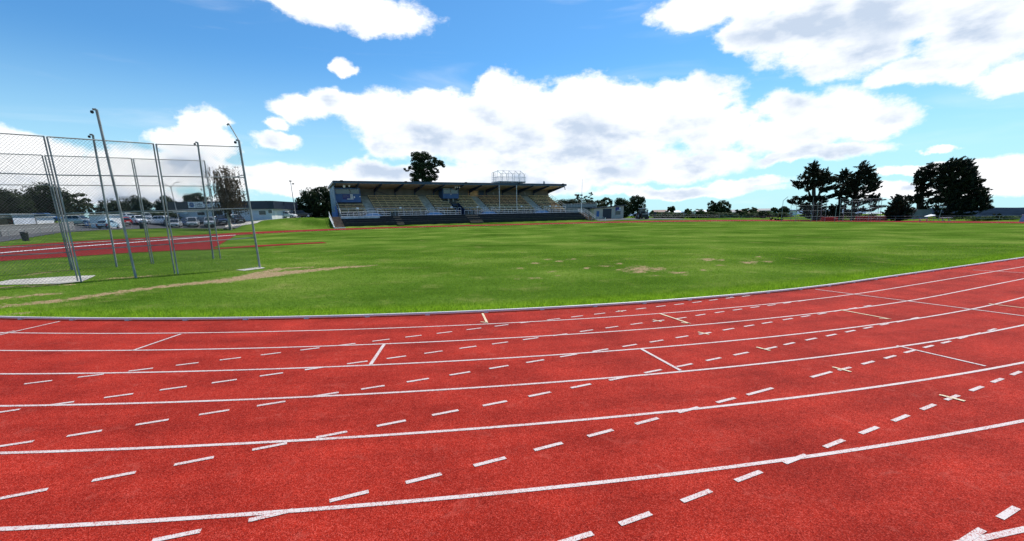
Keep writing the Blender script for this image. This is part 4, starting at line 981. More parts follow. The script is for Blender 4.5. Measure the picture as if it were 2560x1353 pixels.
# weeping birch in front of the clubhouse
def birch():
    Y = 84; p = at(575, 566, Y); z = hz(p.x, p.y); root = empty('weeping_birch', (p.x, p.y, z), label='weeping birch with hanging rusty strands in front of the clubhouse', cat='tree'); o = Vector((p.x, p.y, z)); rg = np.random.default_rng(5)
    mb = MB(); q = lambda x, y: at(x, y, Y)-o
    mb.bar((0, 0, -.2), q(569, 530), .26, 8, .2); mb.bar(q(569, 530), q(568, 500), .2, 8, .15); mb.bar(q(568, 500), q(562, 455), .15, 7, .05); mb.bar(q(568, 505), q(540, 440), .11, 6, .03); mb.bar(q(568, 500), q(590, 450), .1, 6, .03); mb.bar(q(569, 520), q(545, 495), .08, 5, .03); mb.bar(q(568, 500), q(598, 475), .07, 5, .02)
    mb.build('trunk', M['barkpale'], root); C = []
    for (x, y, rx, n, ln) in ((537, 428, 9, 120, 3.0), (566, 422, 11, 150, 4.0), (555, 445, 16, 200, 5.5), (572, 450, 16, 180, 5.0), (588, 452, 10, 70, 3.2), (548, 468, 12, 130, 4.5), (562, 475, 16, 180, 5.0), (585, 480, 10, 90, 4.0), (598, 482, 7, 70, 3.6), (530, 452, 5, 40, 2.2), (532, 490, 4, 26, 2.4), (603, 500, 5, 50, 2.5), (575, 500, 16, 130, 3.0), (556, 508, 10, 80, 2.4)):
        for _ in range(int(n*.30)):
            c = np.array(q(x+rg.normal(0, rx*.55), y+rg.normal(0, 5)))+np.array([0, rg.normal(0, 1.0), 0]); l = ln*rg.uniform(.25, 1); k = int(l/.13); t = np.linspace(0, 1, k)
            C.append(c+np.c_[np.sin(t*3+rg.random()*6)*.12+.25*np.sqrt(t)*rg.normal(), rg.normal(0, .1)*t, -t*l]+rg.normal(0, .05, (k, 3)))
    C = np.concatenate(C); n = len(C); a = rg.normal(size=(n, 3)); a[:, 2] -= 1.2; a /= np.linalg.norm(a, axis=1)[:, None]; b = np.cross(a, rg.normal(size=(n, 3))); b /= np.linalg.norm(b, axis=1)[:, None]
    s = rg.uniform(.07, .2, n)[:, None]; V = np.stack([C-a*s, C-b*s*.45, C+a*s, C+b*s*.45], 1).reshape(-1, 3)
    fastmesh('crown', V, np.arange(4*n).reshape(-1, 4), M['leafbirch'], root)
    V, F = leaf_cloud([(0, -.3, .25, .9, .9, .35)], 300, .25, 3); fastmesh('base_growth', V, F, M['leafmid'], root)
birch()
# gum tree behind the stand roof
tree('gum_tree', 'tall dark gum tree rising behind the grandstand roof', 1058, 500, 135, [(1052, 390, 22, 12), (1072, 402, 22, 13), (1045, 405, 16, 14), (1092, 410, 16, 9), (1108, 412, 7, 6), (1060, 420, 26, 13), (1032, 420, 12, 6), (1018, 424, 8, 4), (1050, 436, 22, 11), (1075, 440, 20, 12), (1088, 428, 12, 7), (1055, 452, 24, 10), (1038, 432, 10, 8)], 'leafdark', 330, .5, .5, 31, ground=3, shell=.6)
tree('hedge', 'long clipped dark hedge right of the grandstand behind the glazed fence', 1450, 540, 150, [(1405, 512, 22, 12), (1435, 512, 24, 12), (1465, 511, 24, 13), (1490, 514, 20, 13), (1420, 526, 40, 12), (1475, 528, 40, 14)], 'leafdark', 330, .45, 0, 32, cat='hedge')
tree('broadleaf_tree', 'small ragged tree sprouting above the hedge beside the flag pole', 1446, 520, 152, [(1440, 491, 9, 5), (1450, 492, 8, 6), (1446, 498, 10, 5)], 'leafdark', 220, .45, .15, 33, shell=.7, group='trees right of the stand')
tree('broadleaf_tree', 'thin wispy tree above the right end of the hedge', 1474, 520, 152, [(1478, 485, 7, 4), (1468, 494, 7, 5), (1473, 500, 10, 5)], 'leafdark', 200, .4, .15, 34, shell=.7, group='trees right of the stand')
tree('broadleaf_tree', 'small round dark tree behind the beige shed roof', 1517, 540, 155, [(1516, 505, 13, 11), (1525, 510, 7, 9), (1508, 508, 7, 8)], 'leafdark', 360, .45, .25, 35, group='trees right of the stand')
tree('broadleaf_tree', 'dark round tree touching the taller dome tree, right of the beige shed', 1555, 545, 158, [(1555, 508, 17, 14), (1565, 518, 18, 18), (1545, 515, 10, 12), (1560, 532, 20, 13)], 'leafdark', 360, .45, .3, 36, group='trees right of the stand')
tree('broadleaf_tree', 'taller dark dome tree behind the tractor', 1592, 546, 160, [(1592, 500, 18, 12), (1602, 512, 13, 18), (1584, 515, 14, 16), (1595, 530, 20, 16)], 'leafdark', 360, .45, .35, 37, group='trees right of the stand')
# distant hedge, trees and houses in the middle
V_ = [(x, 542+random.uniform(-3, 3), random.uniform(10, 20), random.uniform(6, 10), random.uniform(-4, 4)) for x in range(1632, 1975, 13)]
tree('shrub_belt', 'long belt of grey green flowering shrubs behind the far pipe fence', 1790, 551, 165, V_, 'leafgrey', 230, .6, 0, 41, cat='shrubs')
V_ = [(x, 537+random.uniform(-4, 3), random.uniform(10, 20), random.uniform(4, 7), random.uniform(-5, 5)) for x in range(1640, 1960, 24)]
tree('shrub_belt', 'darker row of mixed trees standing just behind the grey green shrubs', 1700, 545, 185, V_, 'leafmid', 210, .6, 0, 42, cat='shrubs')
V_ = [(x+random.uniform(-8, 8), 540+random.uniform(-4, 4), random.uniform(7, 15), random.uniform(6, 9), random.uniform(-8, -3)) for x in (1655, 1690, 1712, 1738, 1760, 1838, 1862, 1885, 1930)]
tree('shrub_belt', 'dark rounded shrubs mixed through the front of the far shrub belt', 1720, 551, 163, V_, 'leafdark', 260, .5, 0, 54, cat='shrubs')
V_ = [(x+random.uniform(-8, 8), 538+random.uniform(-5, 3), random.uniform(7, 14), random.uniform(6, 10), random.uniform(-8, -3)) for x in (1665, 1705, 1730, 1752, 1765, 1830, 1900)]
tree('shrub_belt', 'fresh green taller shrubs rising from the far shrub belt', 1740, 551, 166, V_, 'leafmid', 260, .5, 0, 55, cat='shrubs')
tree('broadleaf_tree', 'narrower left dome tree of the far touching pair', 1782, 545, 178, [(1780, 512, 10, 9), (1786, 522, 12, 12), (1776, 525, 9, 10), (1783, 535, 12, 10)], 'leafdark', 380, .5, .35, 43, group='far middle trees')
tree('broadleaf_tree', 'broader right dome tree of the far touching pair', 1808, 545, 176, [(1806, 511, 13, 9), (1818, 518, 9, 11), (1800, 522, 12, 11), (1812, 530, 16, 12), (1804, 540, 14, 8)], 'leafolive', 360, .5, .35, 44, group='far middle trees')
for (lb, x, y, r, h_, m, sd) in (('lone dark round tree left of the white roofed house', 1678, 522, 9, 7, 'leafdark', 45), ('small dark tree at the end of the hillside houses', 1720, 527, 8, 6, 'leafdark', 46), ('low olive tree left of the flat roofed house', 1867, 526, 11, 5, 'leafolive', 47), ('pale green tree among the hillside houses', 1883, 525, 8, 6, 'leafgrey', 48), ('round tree left of the tall cypress at the skyline', 1936, 524, 8, 5, 'leafdark', 49), ('wider dark tree beside the cypress skirt at the skyline', 1960, 523, 11, 7, 'leafdark', 50), ('tiny dark shrub tree on the skyline left of the houses', 1845, 527, 7, 4, 'leafdark', 51)):
    tree('broadleaf_tree', lb, x, 540, 215, [(x, y, r, h_), (x+r*.5, y+4, r*.7, h_), (x-r*.5, y+5, r*.7, h_*.9)], m, 330, .6, .3, sd, group='far middle trees')
tree('dark_shrub', 'big dark round shrub at the right end of the shrub belt', 1912, 552, 150, [(1908, 540, 12, 8), (1920, 543, 9, 7)], 'leafdark', 300, .5, 0, 52, cat='shrub')
tree('olive_shrub', 'low olive shrub at the foot of the bent cage pole', 1950, 552, 120, [(1948, 544, 12, 8), (1935, 548, 8, 4)], 'leafolive', 300, .4, 0, 53, cat='shrub')
def house(label, x0, x1, yr, ye, yb, Y, wm, rm, gable=True):
    a = at(x0, yb, Y); b = at(x1, yb, Y); w = b.x-a.x; zr = at(x0, yr, Y).z; ze = at(x0, ye, Y).z; z0 = min(a.z, hz(a.x, Y))-1
    r = empty('house', ((a.x+b.x)/2, Y, z0), label=label, cat='house', group='hillside houses'); W2 = w/2; e = ze-z0; t = zr-z0; d = 7
    MB().box(-W2, W2, 0, d, 0, e).build('wall', wm, r)
    if gable: MB().prism([(-.5, e-.1), (d/2, t), (d+.5, e-.1), (d/2, t-.15)], -W2-.5, W2+.5, 'x').build('roof', rm, r)
    else: MB().box(-W2-.4, W2+.4, -.4, d+.4, e, t).build('roof', rm, r)
    for k in range(max(2, int(w/4))):
        xx = -W2+w*(k+.5)/max(2, int(w/4)); wn = MB().box(xx-.7, xx+.7, -.06, -.01, e-1.7, e-.6).build('window', M['glass'], r)
    return r
house('brown tiled house far behind the shrub belt, nearest the tractor', 1638, 1672, 525, 530, 540, 230, M['beige'], M['roofbrown'])
house('white roofed house between the lone round tree and the shrubs', 1673, 1700, 526.5, 530.5, 540, 225, M['offwhite'], M['white'])
house('pale low house right of the far touching pair of trees', 1828, 1858, 524.5, 530, 540, 240, M['offwhite'], M['roofgrey'])
house('brown roofed house in the middle of the hillside row', 1858, 1900, 526, 531, 541, 228, M['beige'], M['roofbrown'])
house('grey roofed house high on the skyline behind the row', 1898, 1932, 521.5, 526, 540, 260, M['grey'], M['roofgrey'])
house('long white flat roofed house next to the tall cypress', 1932, 1992, 526, 528.5, 540, 232, M['white'], M['roofgrey'], False)
house('small white house with hidden walls above the middle shrubs', 1745, 1766, 525.5, 529, 540, 250, M['white'], M['white'])
# cypresses on the right ------------------------------------------------
spray_tree('cypress_tree', 'tall cypress with layered branches above the cage with the bent pole', [[(2040, 556, .5), (2036, 520, .4), (2034, 480, .45), (2036, 440, .25), (2034, 408, .06)], [(2037, 520, .35), (2022, 480, .2), (2010, 455, .06)], [(2037, 510, .35), (2055, 470, .22), (2068, 430, .05)]], 118,
   [(2034, 418, 16, 10), (2044, 430, 26, 12), (2022, 440, 24, 9), (2060, 445, 24, 10), (2012, 458, 26, 7), (2045, 458, 32, 10), (2080, 450, 16, 9), (2000, 468, 16, 3), (2090, 468, 18, 6), (2060, 475, 22, 6), (2030, 470, 18, 5), (2000, 497, 24, 4), (1985, 506, 18, 3.5), (2020, 495, 20, 6), (2045, 500, 30, 9), (2080, 490, 22, 5), (2010, 512, 16, 7), (2035, 522, 32, 12), (2050, 538, 36, 10), (2012, 535, 12, 10)], 61)
spray_tree('cypress_tree', 'slim wind-bent cypress between the two taller ones', [[(2098, 556, .5), (2100, 500, .4), (2106, 465, .25), (2112, 430, .05)]], 122, [(2114, 432, 10, 8), (2120, 440, 10, 7), (2106, 452, 12, 6), (2122, 456, 12, 8), (2102, 440, 4, 8), (2112, 470, 12, 5), (2098, 480, 12, 4), (2096, 520, 22, 10), (2085, 538, 24, 10)], 62)
spray_tree('cypress_tree', 'bare-trunked cypress leaning right over the low red boxes', [[(2129, 556, .5), (2134, 510, .42), (2142, 470, .3), (2150, 430, .2), (2152, 412, .05)], [(2136, 505, .25), (2165, 480, .15), (2190, 455, .05)], [(2132, 520, .25), (2165, 508, .12), (2195, 500, .04)], [(2131, 530, .2), (2160, 522, .1), (2195, 515, .04)]], 116,
   [(2154, 416, 9, 9), (2160, 428, 18, 10), (2145, 440, 16, 12), (2175, 440, 18, 10), (2160, 455, 34, 12), (2185, 462, 18, 9), (2130, 460, 18, 12), (2150, 475, 34, 9), (2120, 480, 18, 8), (2186, 472, 16, 4), (2140, 492, 34, 6), (2110, 500, 16, 5), (2186, 494, 14, 2.5), (2165, 503, 26, 3.5), (2135, 508, 22, 4), (2190, 516, 14, 3), (2160, 525, 30, 4), (2120, 530, 22, 5), (2192, 500, 10, 2)], 63)
spray_tree('conifer_tree', 'small dark pyramid conifer standing left of the grey shed', [[(2244, 553, .4), (2246, 520, .3), (2248, 490, .05)]], 102, [(2248, 494, 8, 6), (2244, 504, 14, 8), (2256, 508, 14, 7), (2238, 516, 14, 8), (2250, 520, 24, 9), (2228, 530, 12, 7), (2246, 534, 30, 9), (2264, 530, 14, 9), (2240, 544, 26, 7)], 64, dens=1.5)
spray_tree('cypress_tree', 'left narrower crown of the big cypress pair at the right', [[(2300, 550, .6), (2303, 500, .5), (2310, 450, .35), (2326, 412, .06)], [(2296, 550, .45), (2295, 500, .3), (2290, 450, .1)], [(2300, 500, .2), (2275, 505, .1), (2262, 492, .04)]], 120,
   [(2326, 414, 10, 7), (2318, 425, 16, 8), (2330, 435, 14, 9), (2300, 436, 14, 7), (2312, 448, 24, 9), (2296, 456, 14, 8), (2325, 462, 18, 10), (2300, 472, 16, 8), (2318, 485, 22, 8), (2296, 490, 8, 6), (2275, 500, 14, 3), (2290, 505, 16, 4), (2268, 494, 8, 3), (2320, 505, 18, 6), (2305, 520, 20, 4)], 65)
spray_tree('cypress_tree', 'massive broad cypress nearest the right edge', [[(2366, 552, .6), (2368, 500, .5), (2380, 450, .3), (2390, 402, .06)], [(2368, 520, .4), (2410, 480, .25), (2440, 450, .06)], [(2367, 530, .3), (2420, 520, .2), (2465, 510, .05)]], 112,
   [(2392, 404, 14, 8), (2378, 414, 20, 10), (2408, 414, 20, 10), (2360, 428, 18, 12), (2395, 430, 36, 14), (2425, 436, 18, 13), (2365, 450, 26, 14), (2405, 455, 40, 15), (2440, 462, 16, 12), (2370, 475, 28, 14), (2415, 480, 42, 14), (2450, 486, 16, 12), (2375, 498, 28, 11), (2420, 504, 46, 12), (2462, 506, 14, 10), (2350, 500, 16, 8), (2380, 520, 34, 8), (2430, 522, 38, 7), (2468, 516, 10, 8), (2345, 520, 16, 4), (2395, 538, 40, 8), (2360, 538, 18, 6)], 66, size=.46)
tree('hedge', 'low rough hedge along the right edge behind the pipe fence', 2500, 550, 93, [(2450, 545, 30, 6), (2500, 546, 34, 5), (2540, 546, 30, 5), (2580, 545, 30, 6), (2420, 546, 26, 5)], 'leafmid', 260, .45, 0, 67, cat='hedge')
tree('dark_shrub', 'round dark shrub on the low hedge near the right edge', 2495, 550, 92, [(2492, 539, 12, 6), (2503, 542, 12, 5)], 'leafdark', 330, .4, 0, 68, cat='shrub')
tree('dark_shrub', 'dark undergrowth behind the low red boxes', 2150, 552, 126, [(2110, 540, 26, 9), (2160, 540, 26, 8), (2080, 542, 24, 10), (2190, 544, 20, 6)], 'leafdark', 260, .45, 0, 69, cat='shrub')
# ------------------------------------------------------------------ clubhouse, sheds, walls, lamps on the left
def bld(label, name, x0, x1, yb, Y, cat, z=None):
    a = at(x0, yb, Y); b = at(x1, yb, Y); return a, b
YC = 106.0
cl = at(432, 556, YC); cr = at(684, 548, YC)
z0 = 1.75; zc = at(684, 502, YC).z-z0; wC = cr.x-cl.x; zl = at(684, 522.5, YC).z-z0
ch = empty('clubhouse', (cl.x, YC, z0), label='low white clubhouse with deep navy fascia and signs', cat='clubhouse')
D_ = 13
MB().box(0, wC-.6, .6, D_, -1.2, zl+.05).build('wall', M['offwhite'], ch)
mb = MB(); mb.prism([(-.3, 0), (wC-.9, 0), (wC, .9), (wC, D_), (-.3, D_)], 0, 1); mb.v = [(a, c, zl if b == 0 else zc) for a, b, c in mb.v]; mb.build('fascia', M['navy'], ch)
MB().box(0, wC-.8, 1.0, D_-.5, zc, zc+.03).build('roof', M['roofgrey'], ch)
sx = lambda x: at(x, 530, YC).x-cl.x
def wn(x0, x1, y0, y1, m='glass', fr='white', nm='window'):
    a, b = sx(x0), sx(x1); za, zb = at(x0, y1, YC).z-z0, at(x0, y0, YC).z-z0
    f = MB().box(a-.08, b+.08, .53, .59, za-.08, zb+.08).build(nm, M[fr], ch); MB().box(a, b, .50, .525, za, zb).build('pane', M[m], f)
for q in ((489, 500, 531, 538), (500, 507, 530, 538), (644, 661, 527, 537), (668, 677.5, 525, 533)): wn(*q)
wn(526, 551, 528, 546, 'black', 'grey', 'entrance'); wn(565, 575, 528, 546, 'black', 'grey', 'door'); wn(590, 597, 530, 548, 'grey', 'white', 'door')
MB().box(sx(458), sx(465), .2, .55, zl-.9, zl-.45).build('heat_pump', M['white'], ch)
MB().box(wC-.62, wC-.58, 2.0, 3.2, -.2, zl-.5).build('side_door', M['white'], ch); MB().box(wC-.62, wC-.58, 6.0, 7.2, -.2, zl-.5).build('side_door', M['grey'], ch)
for i, (x0, x1, y0, y1) in enumerate(((474, 492, 505, 520), (493, 512, 505, 519.5), (512.5, 528, 509, 519), (528.5, 555, 507, 518.5))):
    a, b = sx(x0), sx(x1); za, zb = at(x0, y1, YC).z-z0, at(x0, y0, YC).z-z0
    s_ = MB().box(a, b, -.08, -.02, za, zb).build('sign_board', M['white'], ch); cx, cz = (a+b)/2, (za+zb)/2; w, h = b-a, zb-za
    mb = MB()
    if i == 0:
        for (r0, r1, mm) in ((0, .42*h, 'blue'),):
            n = 24; mb.v = [(cx, -.10, cz)]+[(cx+r1*math.cos(2*math.pi*k/n), -.10, cz+r1*math.sin(2*math.pi*k/n)) for k in range(n)]; mb.f = [(0, 1+k, 1+(k+1) % n) for k in range(n)]
        mb.build('emblem', M['blue'], s_); m2 = MB(); m2.box(cx-.5*h*.6, cx+.5*h*.6, -.125, -.115, cz-.06*h, cz+.08*h); m2.prism([(cx-.2*h, cz+.15*h), (cx+.2*h, cz+.15*h), (cx, cz+.32*h)], -.125, -.115); m2.build('emblem', M['grey'], s_)
    elif i == 1:
        mb.prism([(cx-.16*h, cz+.3*h), (cx+.16*h, cz+.3*h), (cx+.14*h, cz), (cx, cz-.12*h), (cx-.14*h, cz)], -.11, -.10); mb.prism([(cx-.5*h, cz+.1*h), (cx-.2*h, cz+.2*h), (cx-.2*h, cz), (cx-.4*h, cz-.1*h)], -.11, -.10); mb.prism([(cx+.5*h, cz+.1*h), (cx+.2*h, cz+.2*h), (cx+.2*h, cz), (cx+.4*h, cz-.1*h)], -.11, -.10); mb.box(cx-.45*h, cx+.45*h, -.11, -.10, cz-.34*h, cz-.2*h); mb.build('emblem', M['grey'], s_)
    elif i == 2:
        mb.box(a+.05*w, b-.05*w, -.11, -.10, zb-.14*h, zb-.03*h); mb.build('emblem', M['red'], s_); m2 = MB(); m2.box(a+.15*w, b-.15*w, -.11, -.10, cz-.2*h, cz+.1*h); m2.build('emblem', M['cladblue'], s_)
    else:
        mb.box(cx-.05*w, cx+.25*w, -.11, -.10, cz-.15*h, cz+.22*h); mb.prism([(cx+.25*w, cz+.25*h), (cx+.42*w, cz+.03*h), (cx+.25*w, cz-.18*h)], -.11, -.10); mb.box(cx-.3*w, cx+.3*w, -.11, -.10, cz-.4*h, cz-.3*h); mb.build('emblem', M['black'], s_)
        m2 = MB(); m2.box(cx, cx+.08*w, -.13, -.12, cz-.07*h, cz+.13*h); m2.box(cx+.12*w, cx+.2*w, -.13, -.12, cz-.07*h, cz+.13*h); m2.build('emblem', M['white'], s_)
# block wall and sheds at far left
def wallrun(name, label, pts, h, th, m, cat):
    P = [at(x, y, Y) for x, y, Y in pts]; r = empty(name, P[0], label=label, cat=cat); mb = MB(); cap = MB()
    for a, b in zip(P[:-1], P[1:]):
        a = a-P[0]; b = b-P[0]; d = (b-a).normalized(); n_ = Vector((-d.y, d.x, 0))*th/2
        for q, z0_, z1_, e in ((mb, -.5, h, 1), (cap, h, h+.06, 1.3)):
            i = len(q.v); q.v += [tuple(v) for v in (a-n_*e+Vector((0, 0, z0_)), b-n_*e+Vector((0, 0, z0_)), b+n_*e+Vector((0, 0, z0_)), a+n_*e+Vector((0, 0, z0_)), a-n_*e+Vector((0, 0, z1_)), b-n_*e+Vector((0, 0, z1_)), b+n_*e+Vector((0, 0, z1_)), a+n_*e+Vector((0, 0, z1_)))]
            q.f += [tuple(i+k for k in f) for f in ((0, 3, 2, 1), (4, 5, 6, 7), (0, 1, 5, 4), (1, 2, 6, 5), (2, 3, 7, 6), (3, 0, 4, 7))]
    mb.build('wall', m, r); cap.build('coping', M['conc'], r); return r
wallrun('block_wall', 'grey concrete block retaining wall at the far left below the sheds', [(-120, 592, 50), (0, 587.5, 54), (80, 582, 60), (150, 577, 67), (185, 573, 72)], 1.02, .3, M['block'], 'wall')
def shed(label, x0, x1, yt, yb, Y, depth, wm, rm, open_=True, cat='shed', name='shed'):
    a = at(x0, yb, Y); b = at(x1, yb, Y); w = b.x-a.x; h = at(x0, yt, Y).z-a.z; r = empty(name, a, label=label, cat=cat)
    if open_:
        MB().box(0, w, depth-.1, depth, -.6, h).box(0, .1, 0, depth-.1, -.6, h).box(w-.1, w, 0, depth-.1, -.6, h).build('wall', wm, r)
    else: MB().box(0, w, 0, depth, -.6, h).build('wall', wm, r)
    MB().box(-.2, w+.2, -.3, depth+.2, h, h+.1).build('roof', rm, r); return r, w, h
sh, w, h = shed('pale open fronted shelter with red and white bundle, touching the left edge', -14, 37, 537, 562, 66, 3, M['offwhite'], M['white'])
MB().box(.3, w*.55, .4, 1.4, -.1, h*.55).build('bench', M['stairwood'], sh)
b_ = tag(MB().box(0, .9, 0, .6, 0, .45).box(.95, 1.5, .05, .5, .0, .35).build('bundle', M['red']), 'red bundle lying in the pale open shelter at the left edge', 'bundle'); b_.location = at(20, 556, 67)
sh, w, h = shed('small white open shelter with grey furniture inside, right of the left edge shelter', 52, 95, 543.5, 562, 70, 2.6, M['white'], M['white'])
MB().box(.6, 1.3, .6, 1.2, 0, .6).box(1.6, 2.2, .7, 1.2, 0, .75).build('bench', M['grey'], sh)
shed('plain white box shed between the silver car and the light blue car', 227, 267, 538.5, 563, 80, 3.5, M['white'], M['white'], False)
shed('low dark roofed shed far left behind the white open shelter', 96, 160, 540, 548, 92, 4, M['grey'], M['roofgrey'], False)
def pipefence(label, pts, h, sp, m, name='pipe_fence', two=True, rad=.03):
    P = []
    for x, y, Y in pts: p = at(x, y, Y); p.z = hz(p.x, p.y); P.append(p)
    P3 = resample(np.array([tuple(p) for p in P]), max(2, int(sum((b-a).length for a, b in zip(P[:-1], P[1:]))/sp)+1))
    r = empty(name, P3[0], label=label, cat='fence'); o = Vector(P3[0])
    for p in P3: z = hz(p[0], p[1]); p[2] = z
    for p in P3[:99]: MB().bar(Vector(p)-o+Vector((0, 0, -.1)), Vector(p)-o+Vector((0, 0, h)), rad).build('post', m, r)
    mb = MB()
    for a, b in zip(P3[:-1], P3[1:]):
        for q in ((h, h*.5) if two else (h,)): mb.bar(Vector(a)-o+Vector((0, 0, q)), Vector(b)-o+Vector((0, 0, q)), rad*.93, 5)
    mb.build('rail', m, r); return r
pipefence('grey pipe fence along the road at the far left', [(-100, 606, 46), (0, 599, 50), (120, 589, 58), (230, 577, 70), (330, 571, 78)], .95, 2.6, M['galv'], two=False)
# road and car park
A_ = [G(x, y, .55) for x, y in ((-300, 612), (0, 595), (150, 583))]+[tuple(at(x, y, Y)[:2]) for x, y, Y in ((260, 575, 72), (400, 570, 80), (520, 566, 84), (590, 560, 87), (625, 556, 92))]
B_ = [tuple(at(x, 560, Y)[:2]) for x, Y in ((-300, 58), (0, 62), (130, 76), (250, 92), (380, 102), (520, 104), (600, 104.5), (632, 104.5))]
ribbon('car_park', A_, B_, 120, 0, M['asphalt'], .05, w=14)
ribbon('path', [tuple(at(x, 550, Y)[:2]) for x, Y in ((560, 87), (640, 91), (700, 99), (760, 112), (830, 122))], [tuple(at(x, 550, Y)[:2]) for x, Y in ((560, 89), (640, 93), (700, 102), (750, 118), (820, 130))], 60, 0, M['conc'], .05, w=4)
def lamp(label, bx, Y, ty, arms, h0=None):
    p = at(bx, 550, Y); z = hz(p.x, p.y); t = at(bx, ty, Y).z-z; r = empty('lamp_post', (p.x, p.y, z), label=label, cat='lamp post')
    MB().bar((0, 0, 0), (-.25 if len(arms) == 1 else -.3, 0, t), .11, 8, .06).build('pole', M['galv'], r)
    for (dx, dz, curve) in arms:
        b = Vector((-.3, 0, t-.3)); mb = MB(); pts = [b+Vector((dx*(u), 0, dz*math.sin(u*math.pi/2))) for u in np.linspace(0, 1, 6)]
        for a, c in zip(pts[:-1], pts[1:]): mb.bar(a, c, .045, 6)
        mb.build('arm', M['galv'], r); e = pts[-1]; sg = 1 if dx > 0 else -1
        MB().prism([(e.x-sg*.05, e.z+.06), (e.x+sg*.75, e.z+.12), (e.x+sg*.75, e.z+.02), (e.x-sg*.05, e.z-.06)], -.13, .13).build('lamp_head', M['grey'], r)
    return r
lamp('tall lamp post with two curved arms behind the parked cars', 447, 98, 466, [(-1.7, .95, 1), (1.3, 1.05, 1)])
lp = lamp('tall plain lamp post beside the white hatchback', 741, 114, 452, [])
e = at(726, 453, 114)-lp.location; lp.children[0].data = MB().bar((0, 0, 0), e, .11, 8, .06).build('tmp', M['galv']).data
bpy.data.objects.remove(bpy.data.objects['tmp'])
MB().box(e.x-.3, e.x+.2, -.2, .2, e.z-.1, e.z+.12).build('lamp_head', M['black'], lp); MB().box(e.x+.35, e.x+.75, -.2, .2, e.z-.75, e.z-.5).build('lamp_head', M['black'], lp)
def binn(label, x, y, Y, m):
    p = at(x, y, Y); z = hz(p.x, p.y); r = empty('rubbish_bin', (p.x, p.y, z), label=label, cat='bin'); mb = MB(); mb.bar((0, 0, 0), (0, 0, .85), .27, 12, .33); mb.build('body', m, r); MB().bar((0, 0, .86), (0, 0, .96), .35, 12, .3).build('lid', M['black'], r)
binn('dark drum bin standing on the grass at the far left fence', 64, 598, 50, M['black']); binn('dark drum bin at the car park edge below the white cars', 355, 571, 78, M['black'])
p = at(217, 560, 78); z = hz(p.x, p.y); r = empty('notice_sign', (p.x, p.y, z), label='small blue notice on a post in front of the silver car', cat='sign'); MB().bar((0, 0, 0), (0, 0, .9), .04).build('post', M['galv'], r); MB().box(-.3, .3, -.06, -.02, .5, 1.2).build('panel', M['blue'], r); MB().box(-.1, .12, -.075, -.065, .8, 1.05).build('symbol', M['white'], r)
p = at(126, 575, 66); r = empty('notice_sign', p, label='small white marker on the concrete block wall', cat='sign'); MB().box(-.12, .12, -.25, -.2, -.25, .35).build('panel', M['white'], r)

# ------------------------------------------------------------------ cars
TYPES = {  # length, belt front/hood, cabin polygon (x,z): windscreen base, roof front, roof rear, rear base ; tail height
 'hatch': (4.0, 1.48, .92, [(.95, .93), (.25, 1.46), (-1.35, 1.45), (-1.88, .98)], .86, 1.72),
 'suv': (4.5, 1.70, 1.05, [(1.0, 1.06), (.35, 1.66), (-1.75, 1.66), (-2.12, 1.10)], 1.0, 1.84),
 'wagon': (4.65, 1.52, .93, [(.95, .95), (.15, 1.48), (-1.75, 1.48), (-2.15, 1.0)], .9, 1.76),
 'van': (4.4, 1.72, 1.0, [(1.35, 1.0), (.55, 1.68), (-1.75, 1.70), (-2.1, 1.05)], .9, 1.78),
 'sedan': (4.5, 1.44, .90, [(.9, .92), (.1, 1.42), (-1.0, 1.42), (-1.7, .98)], .95, 1.74)}
def wheel_mb(x, y, r):
    mb = MB(); s = 1 if y > 0 else -1; mb.bar((x, y-s*.2, r), (x, y, r), r, 18); return mb
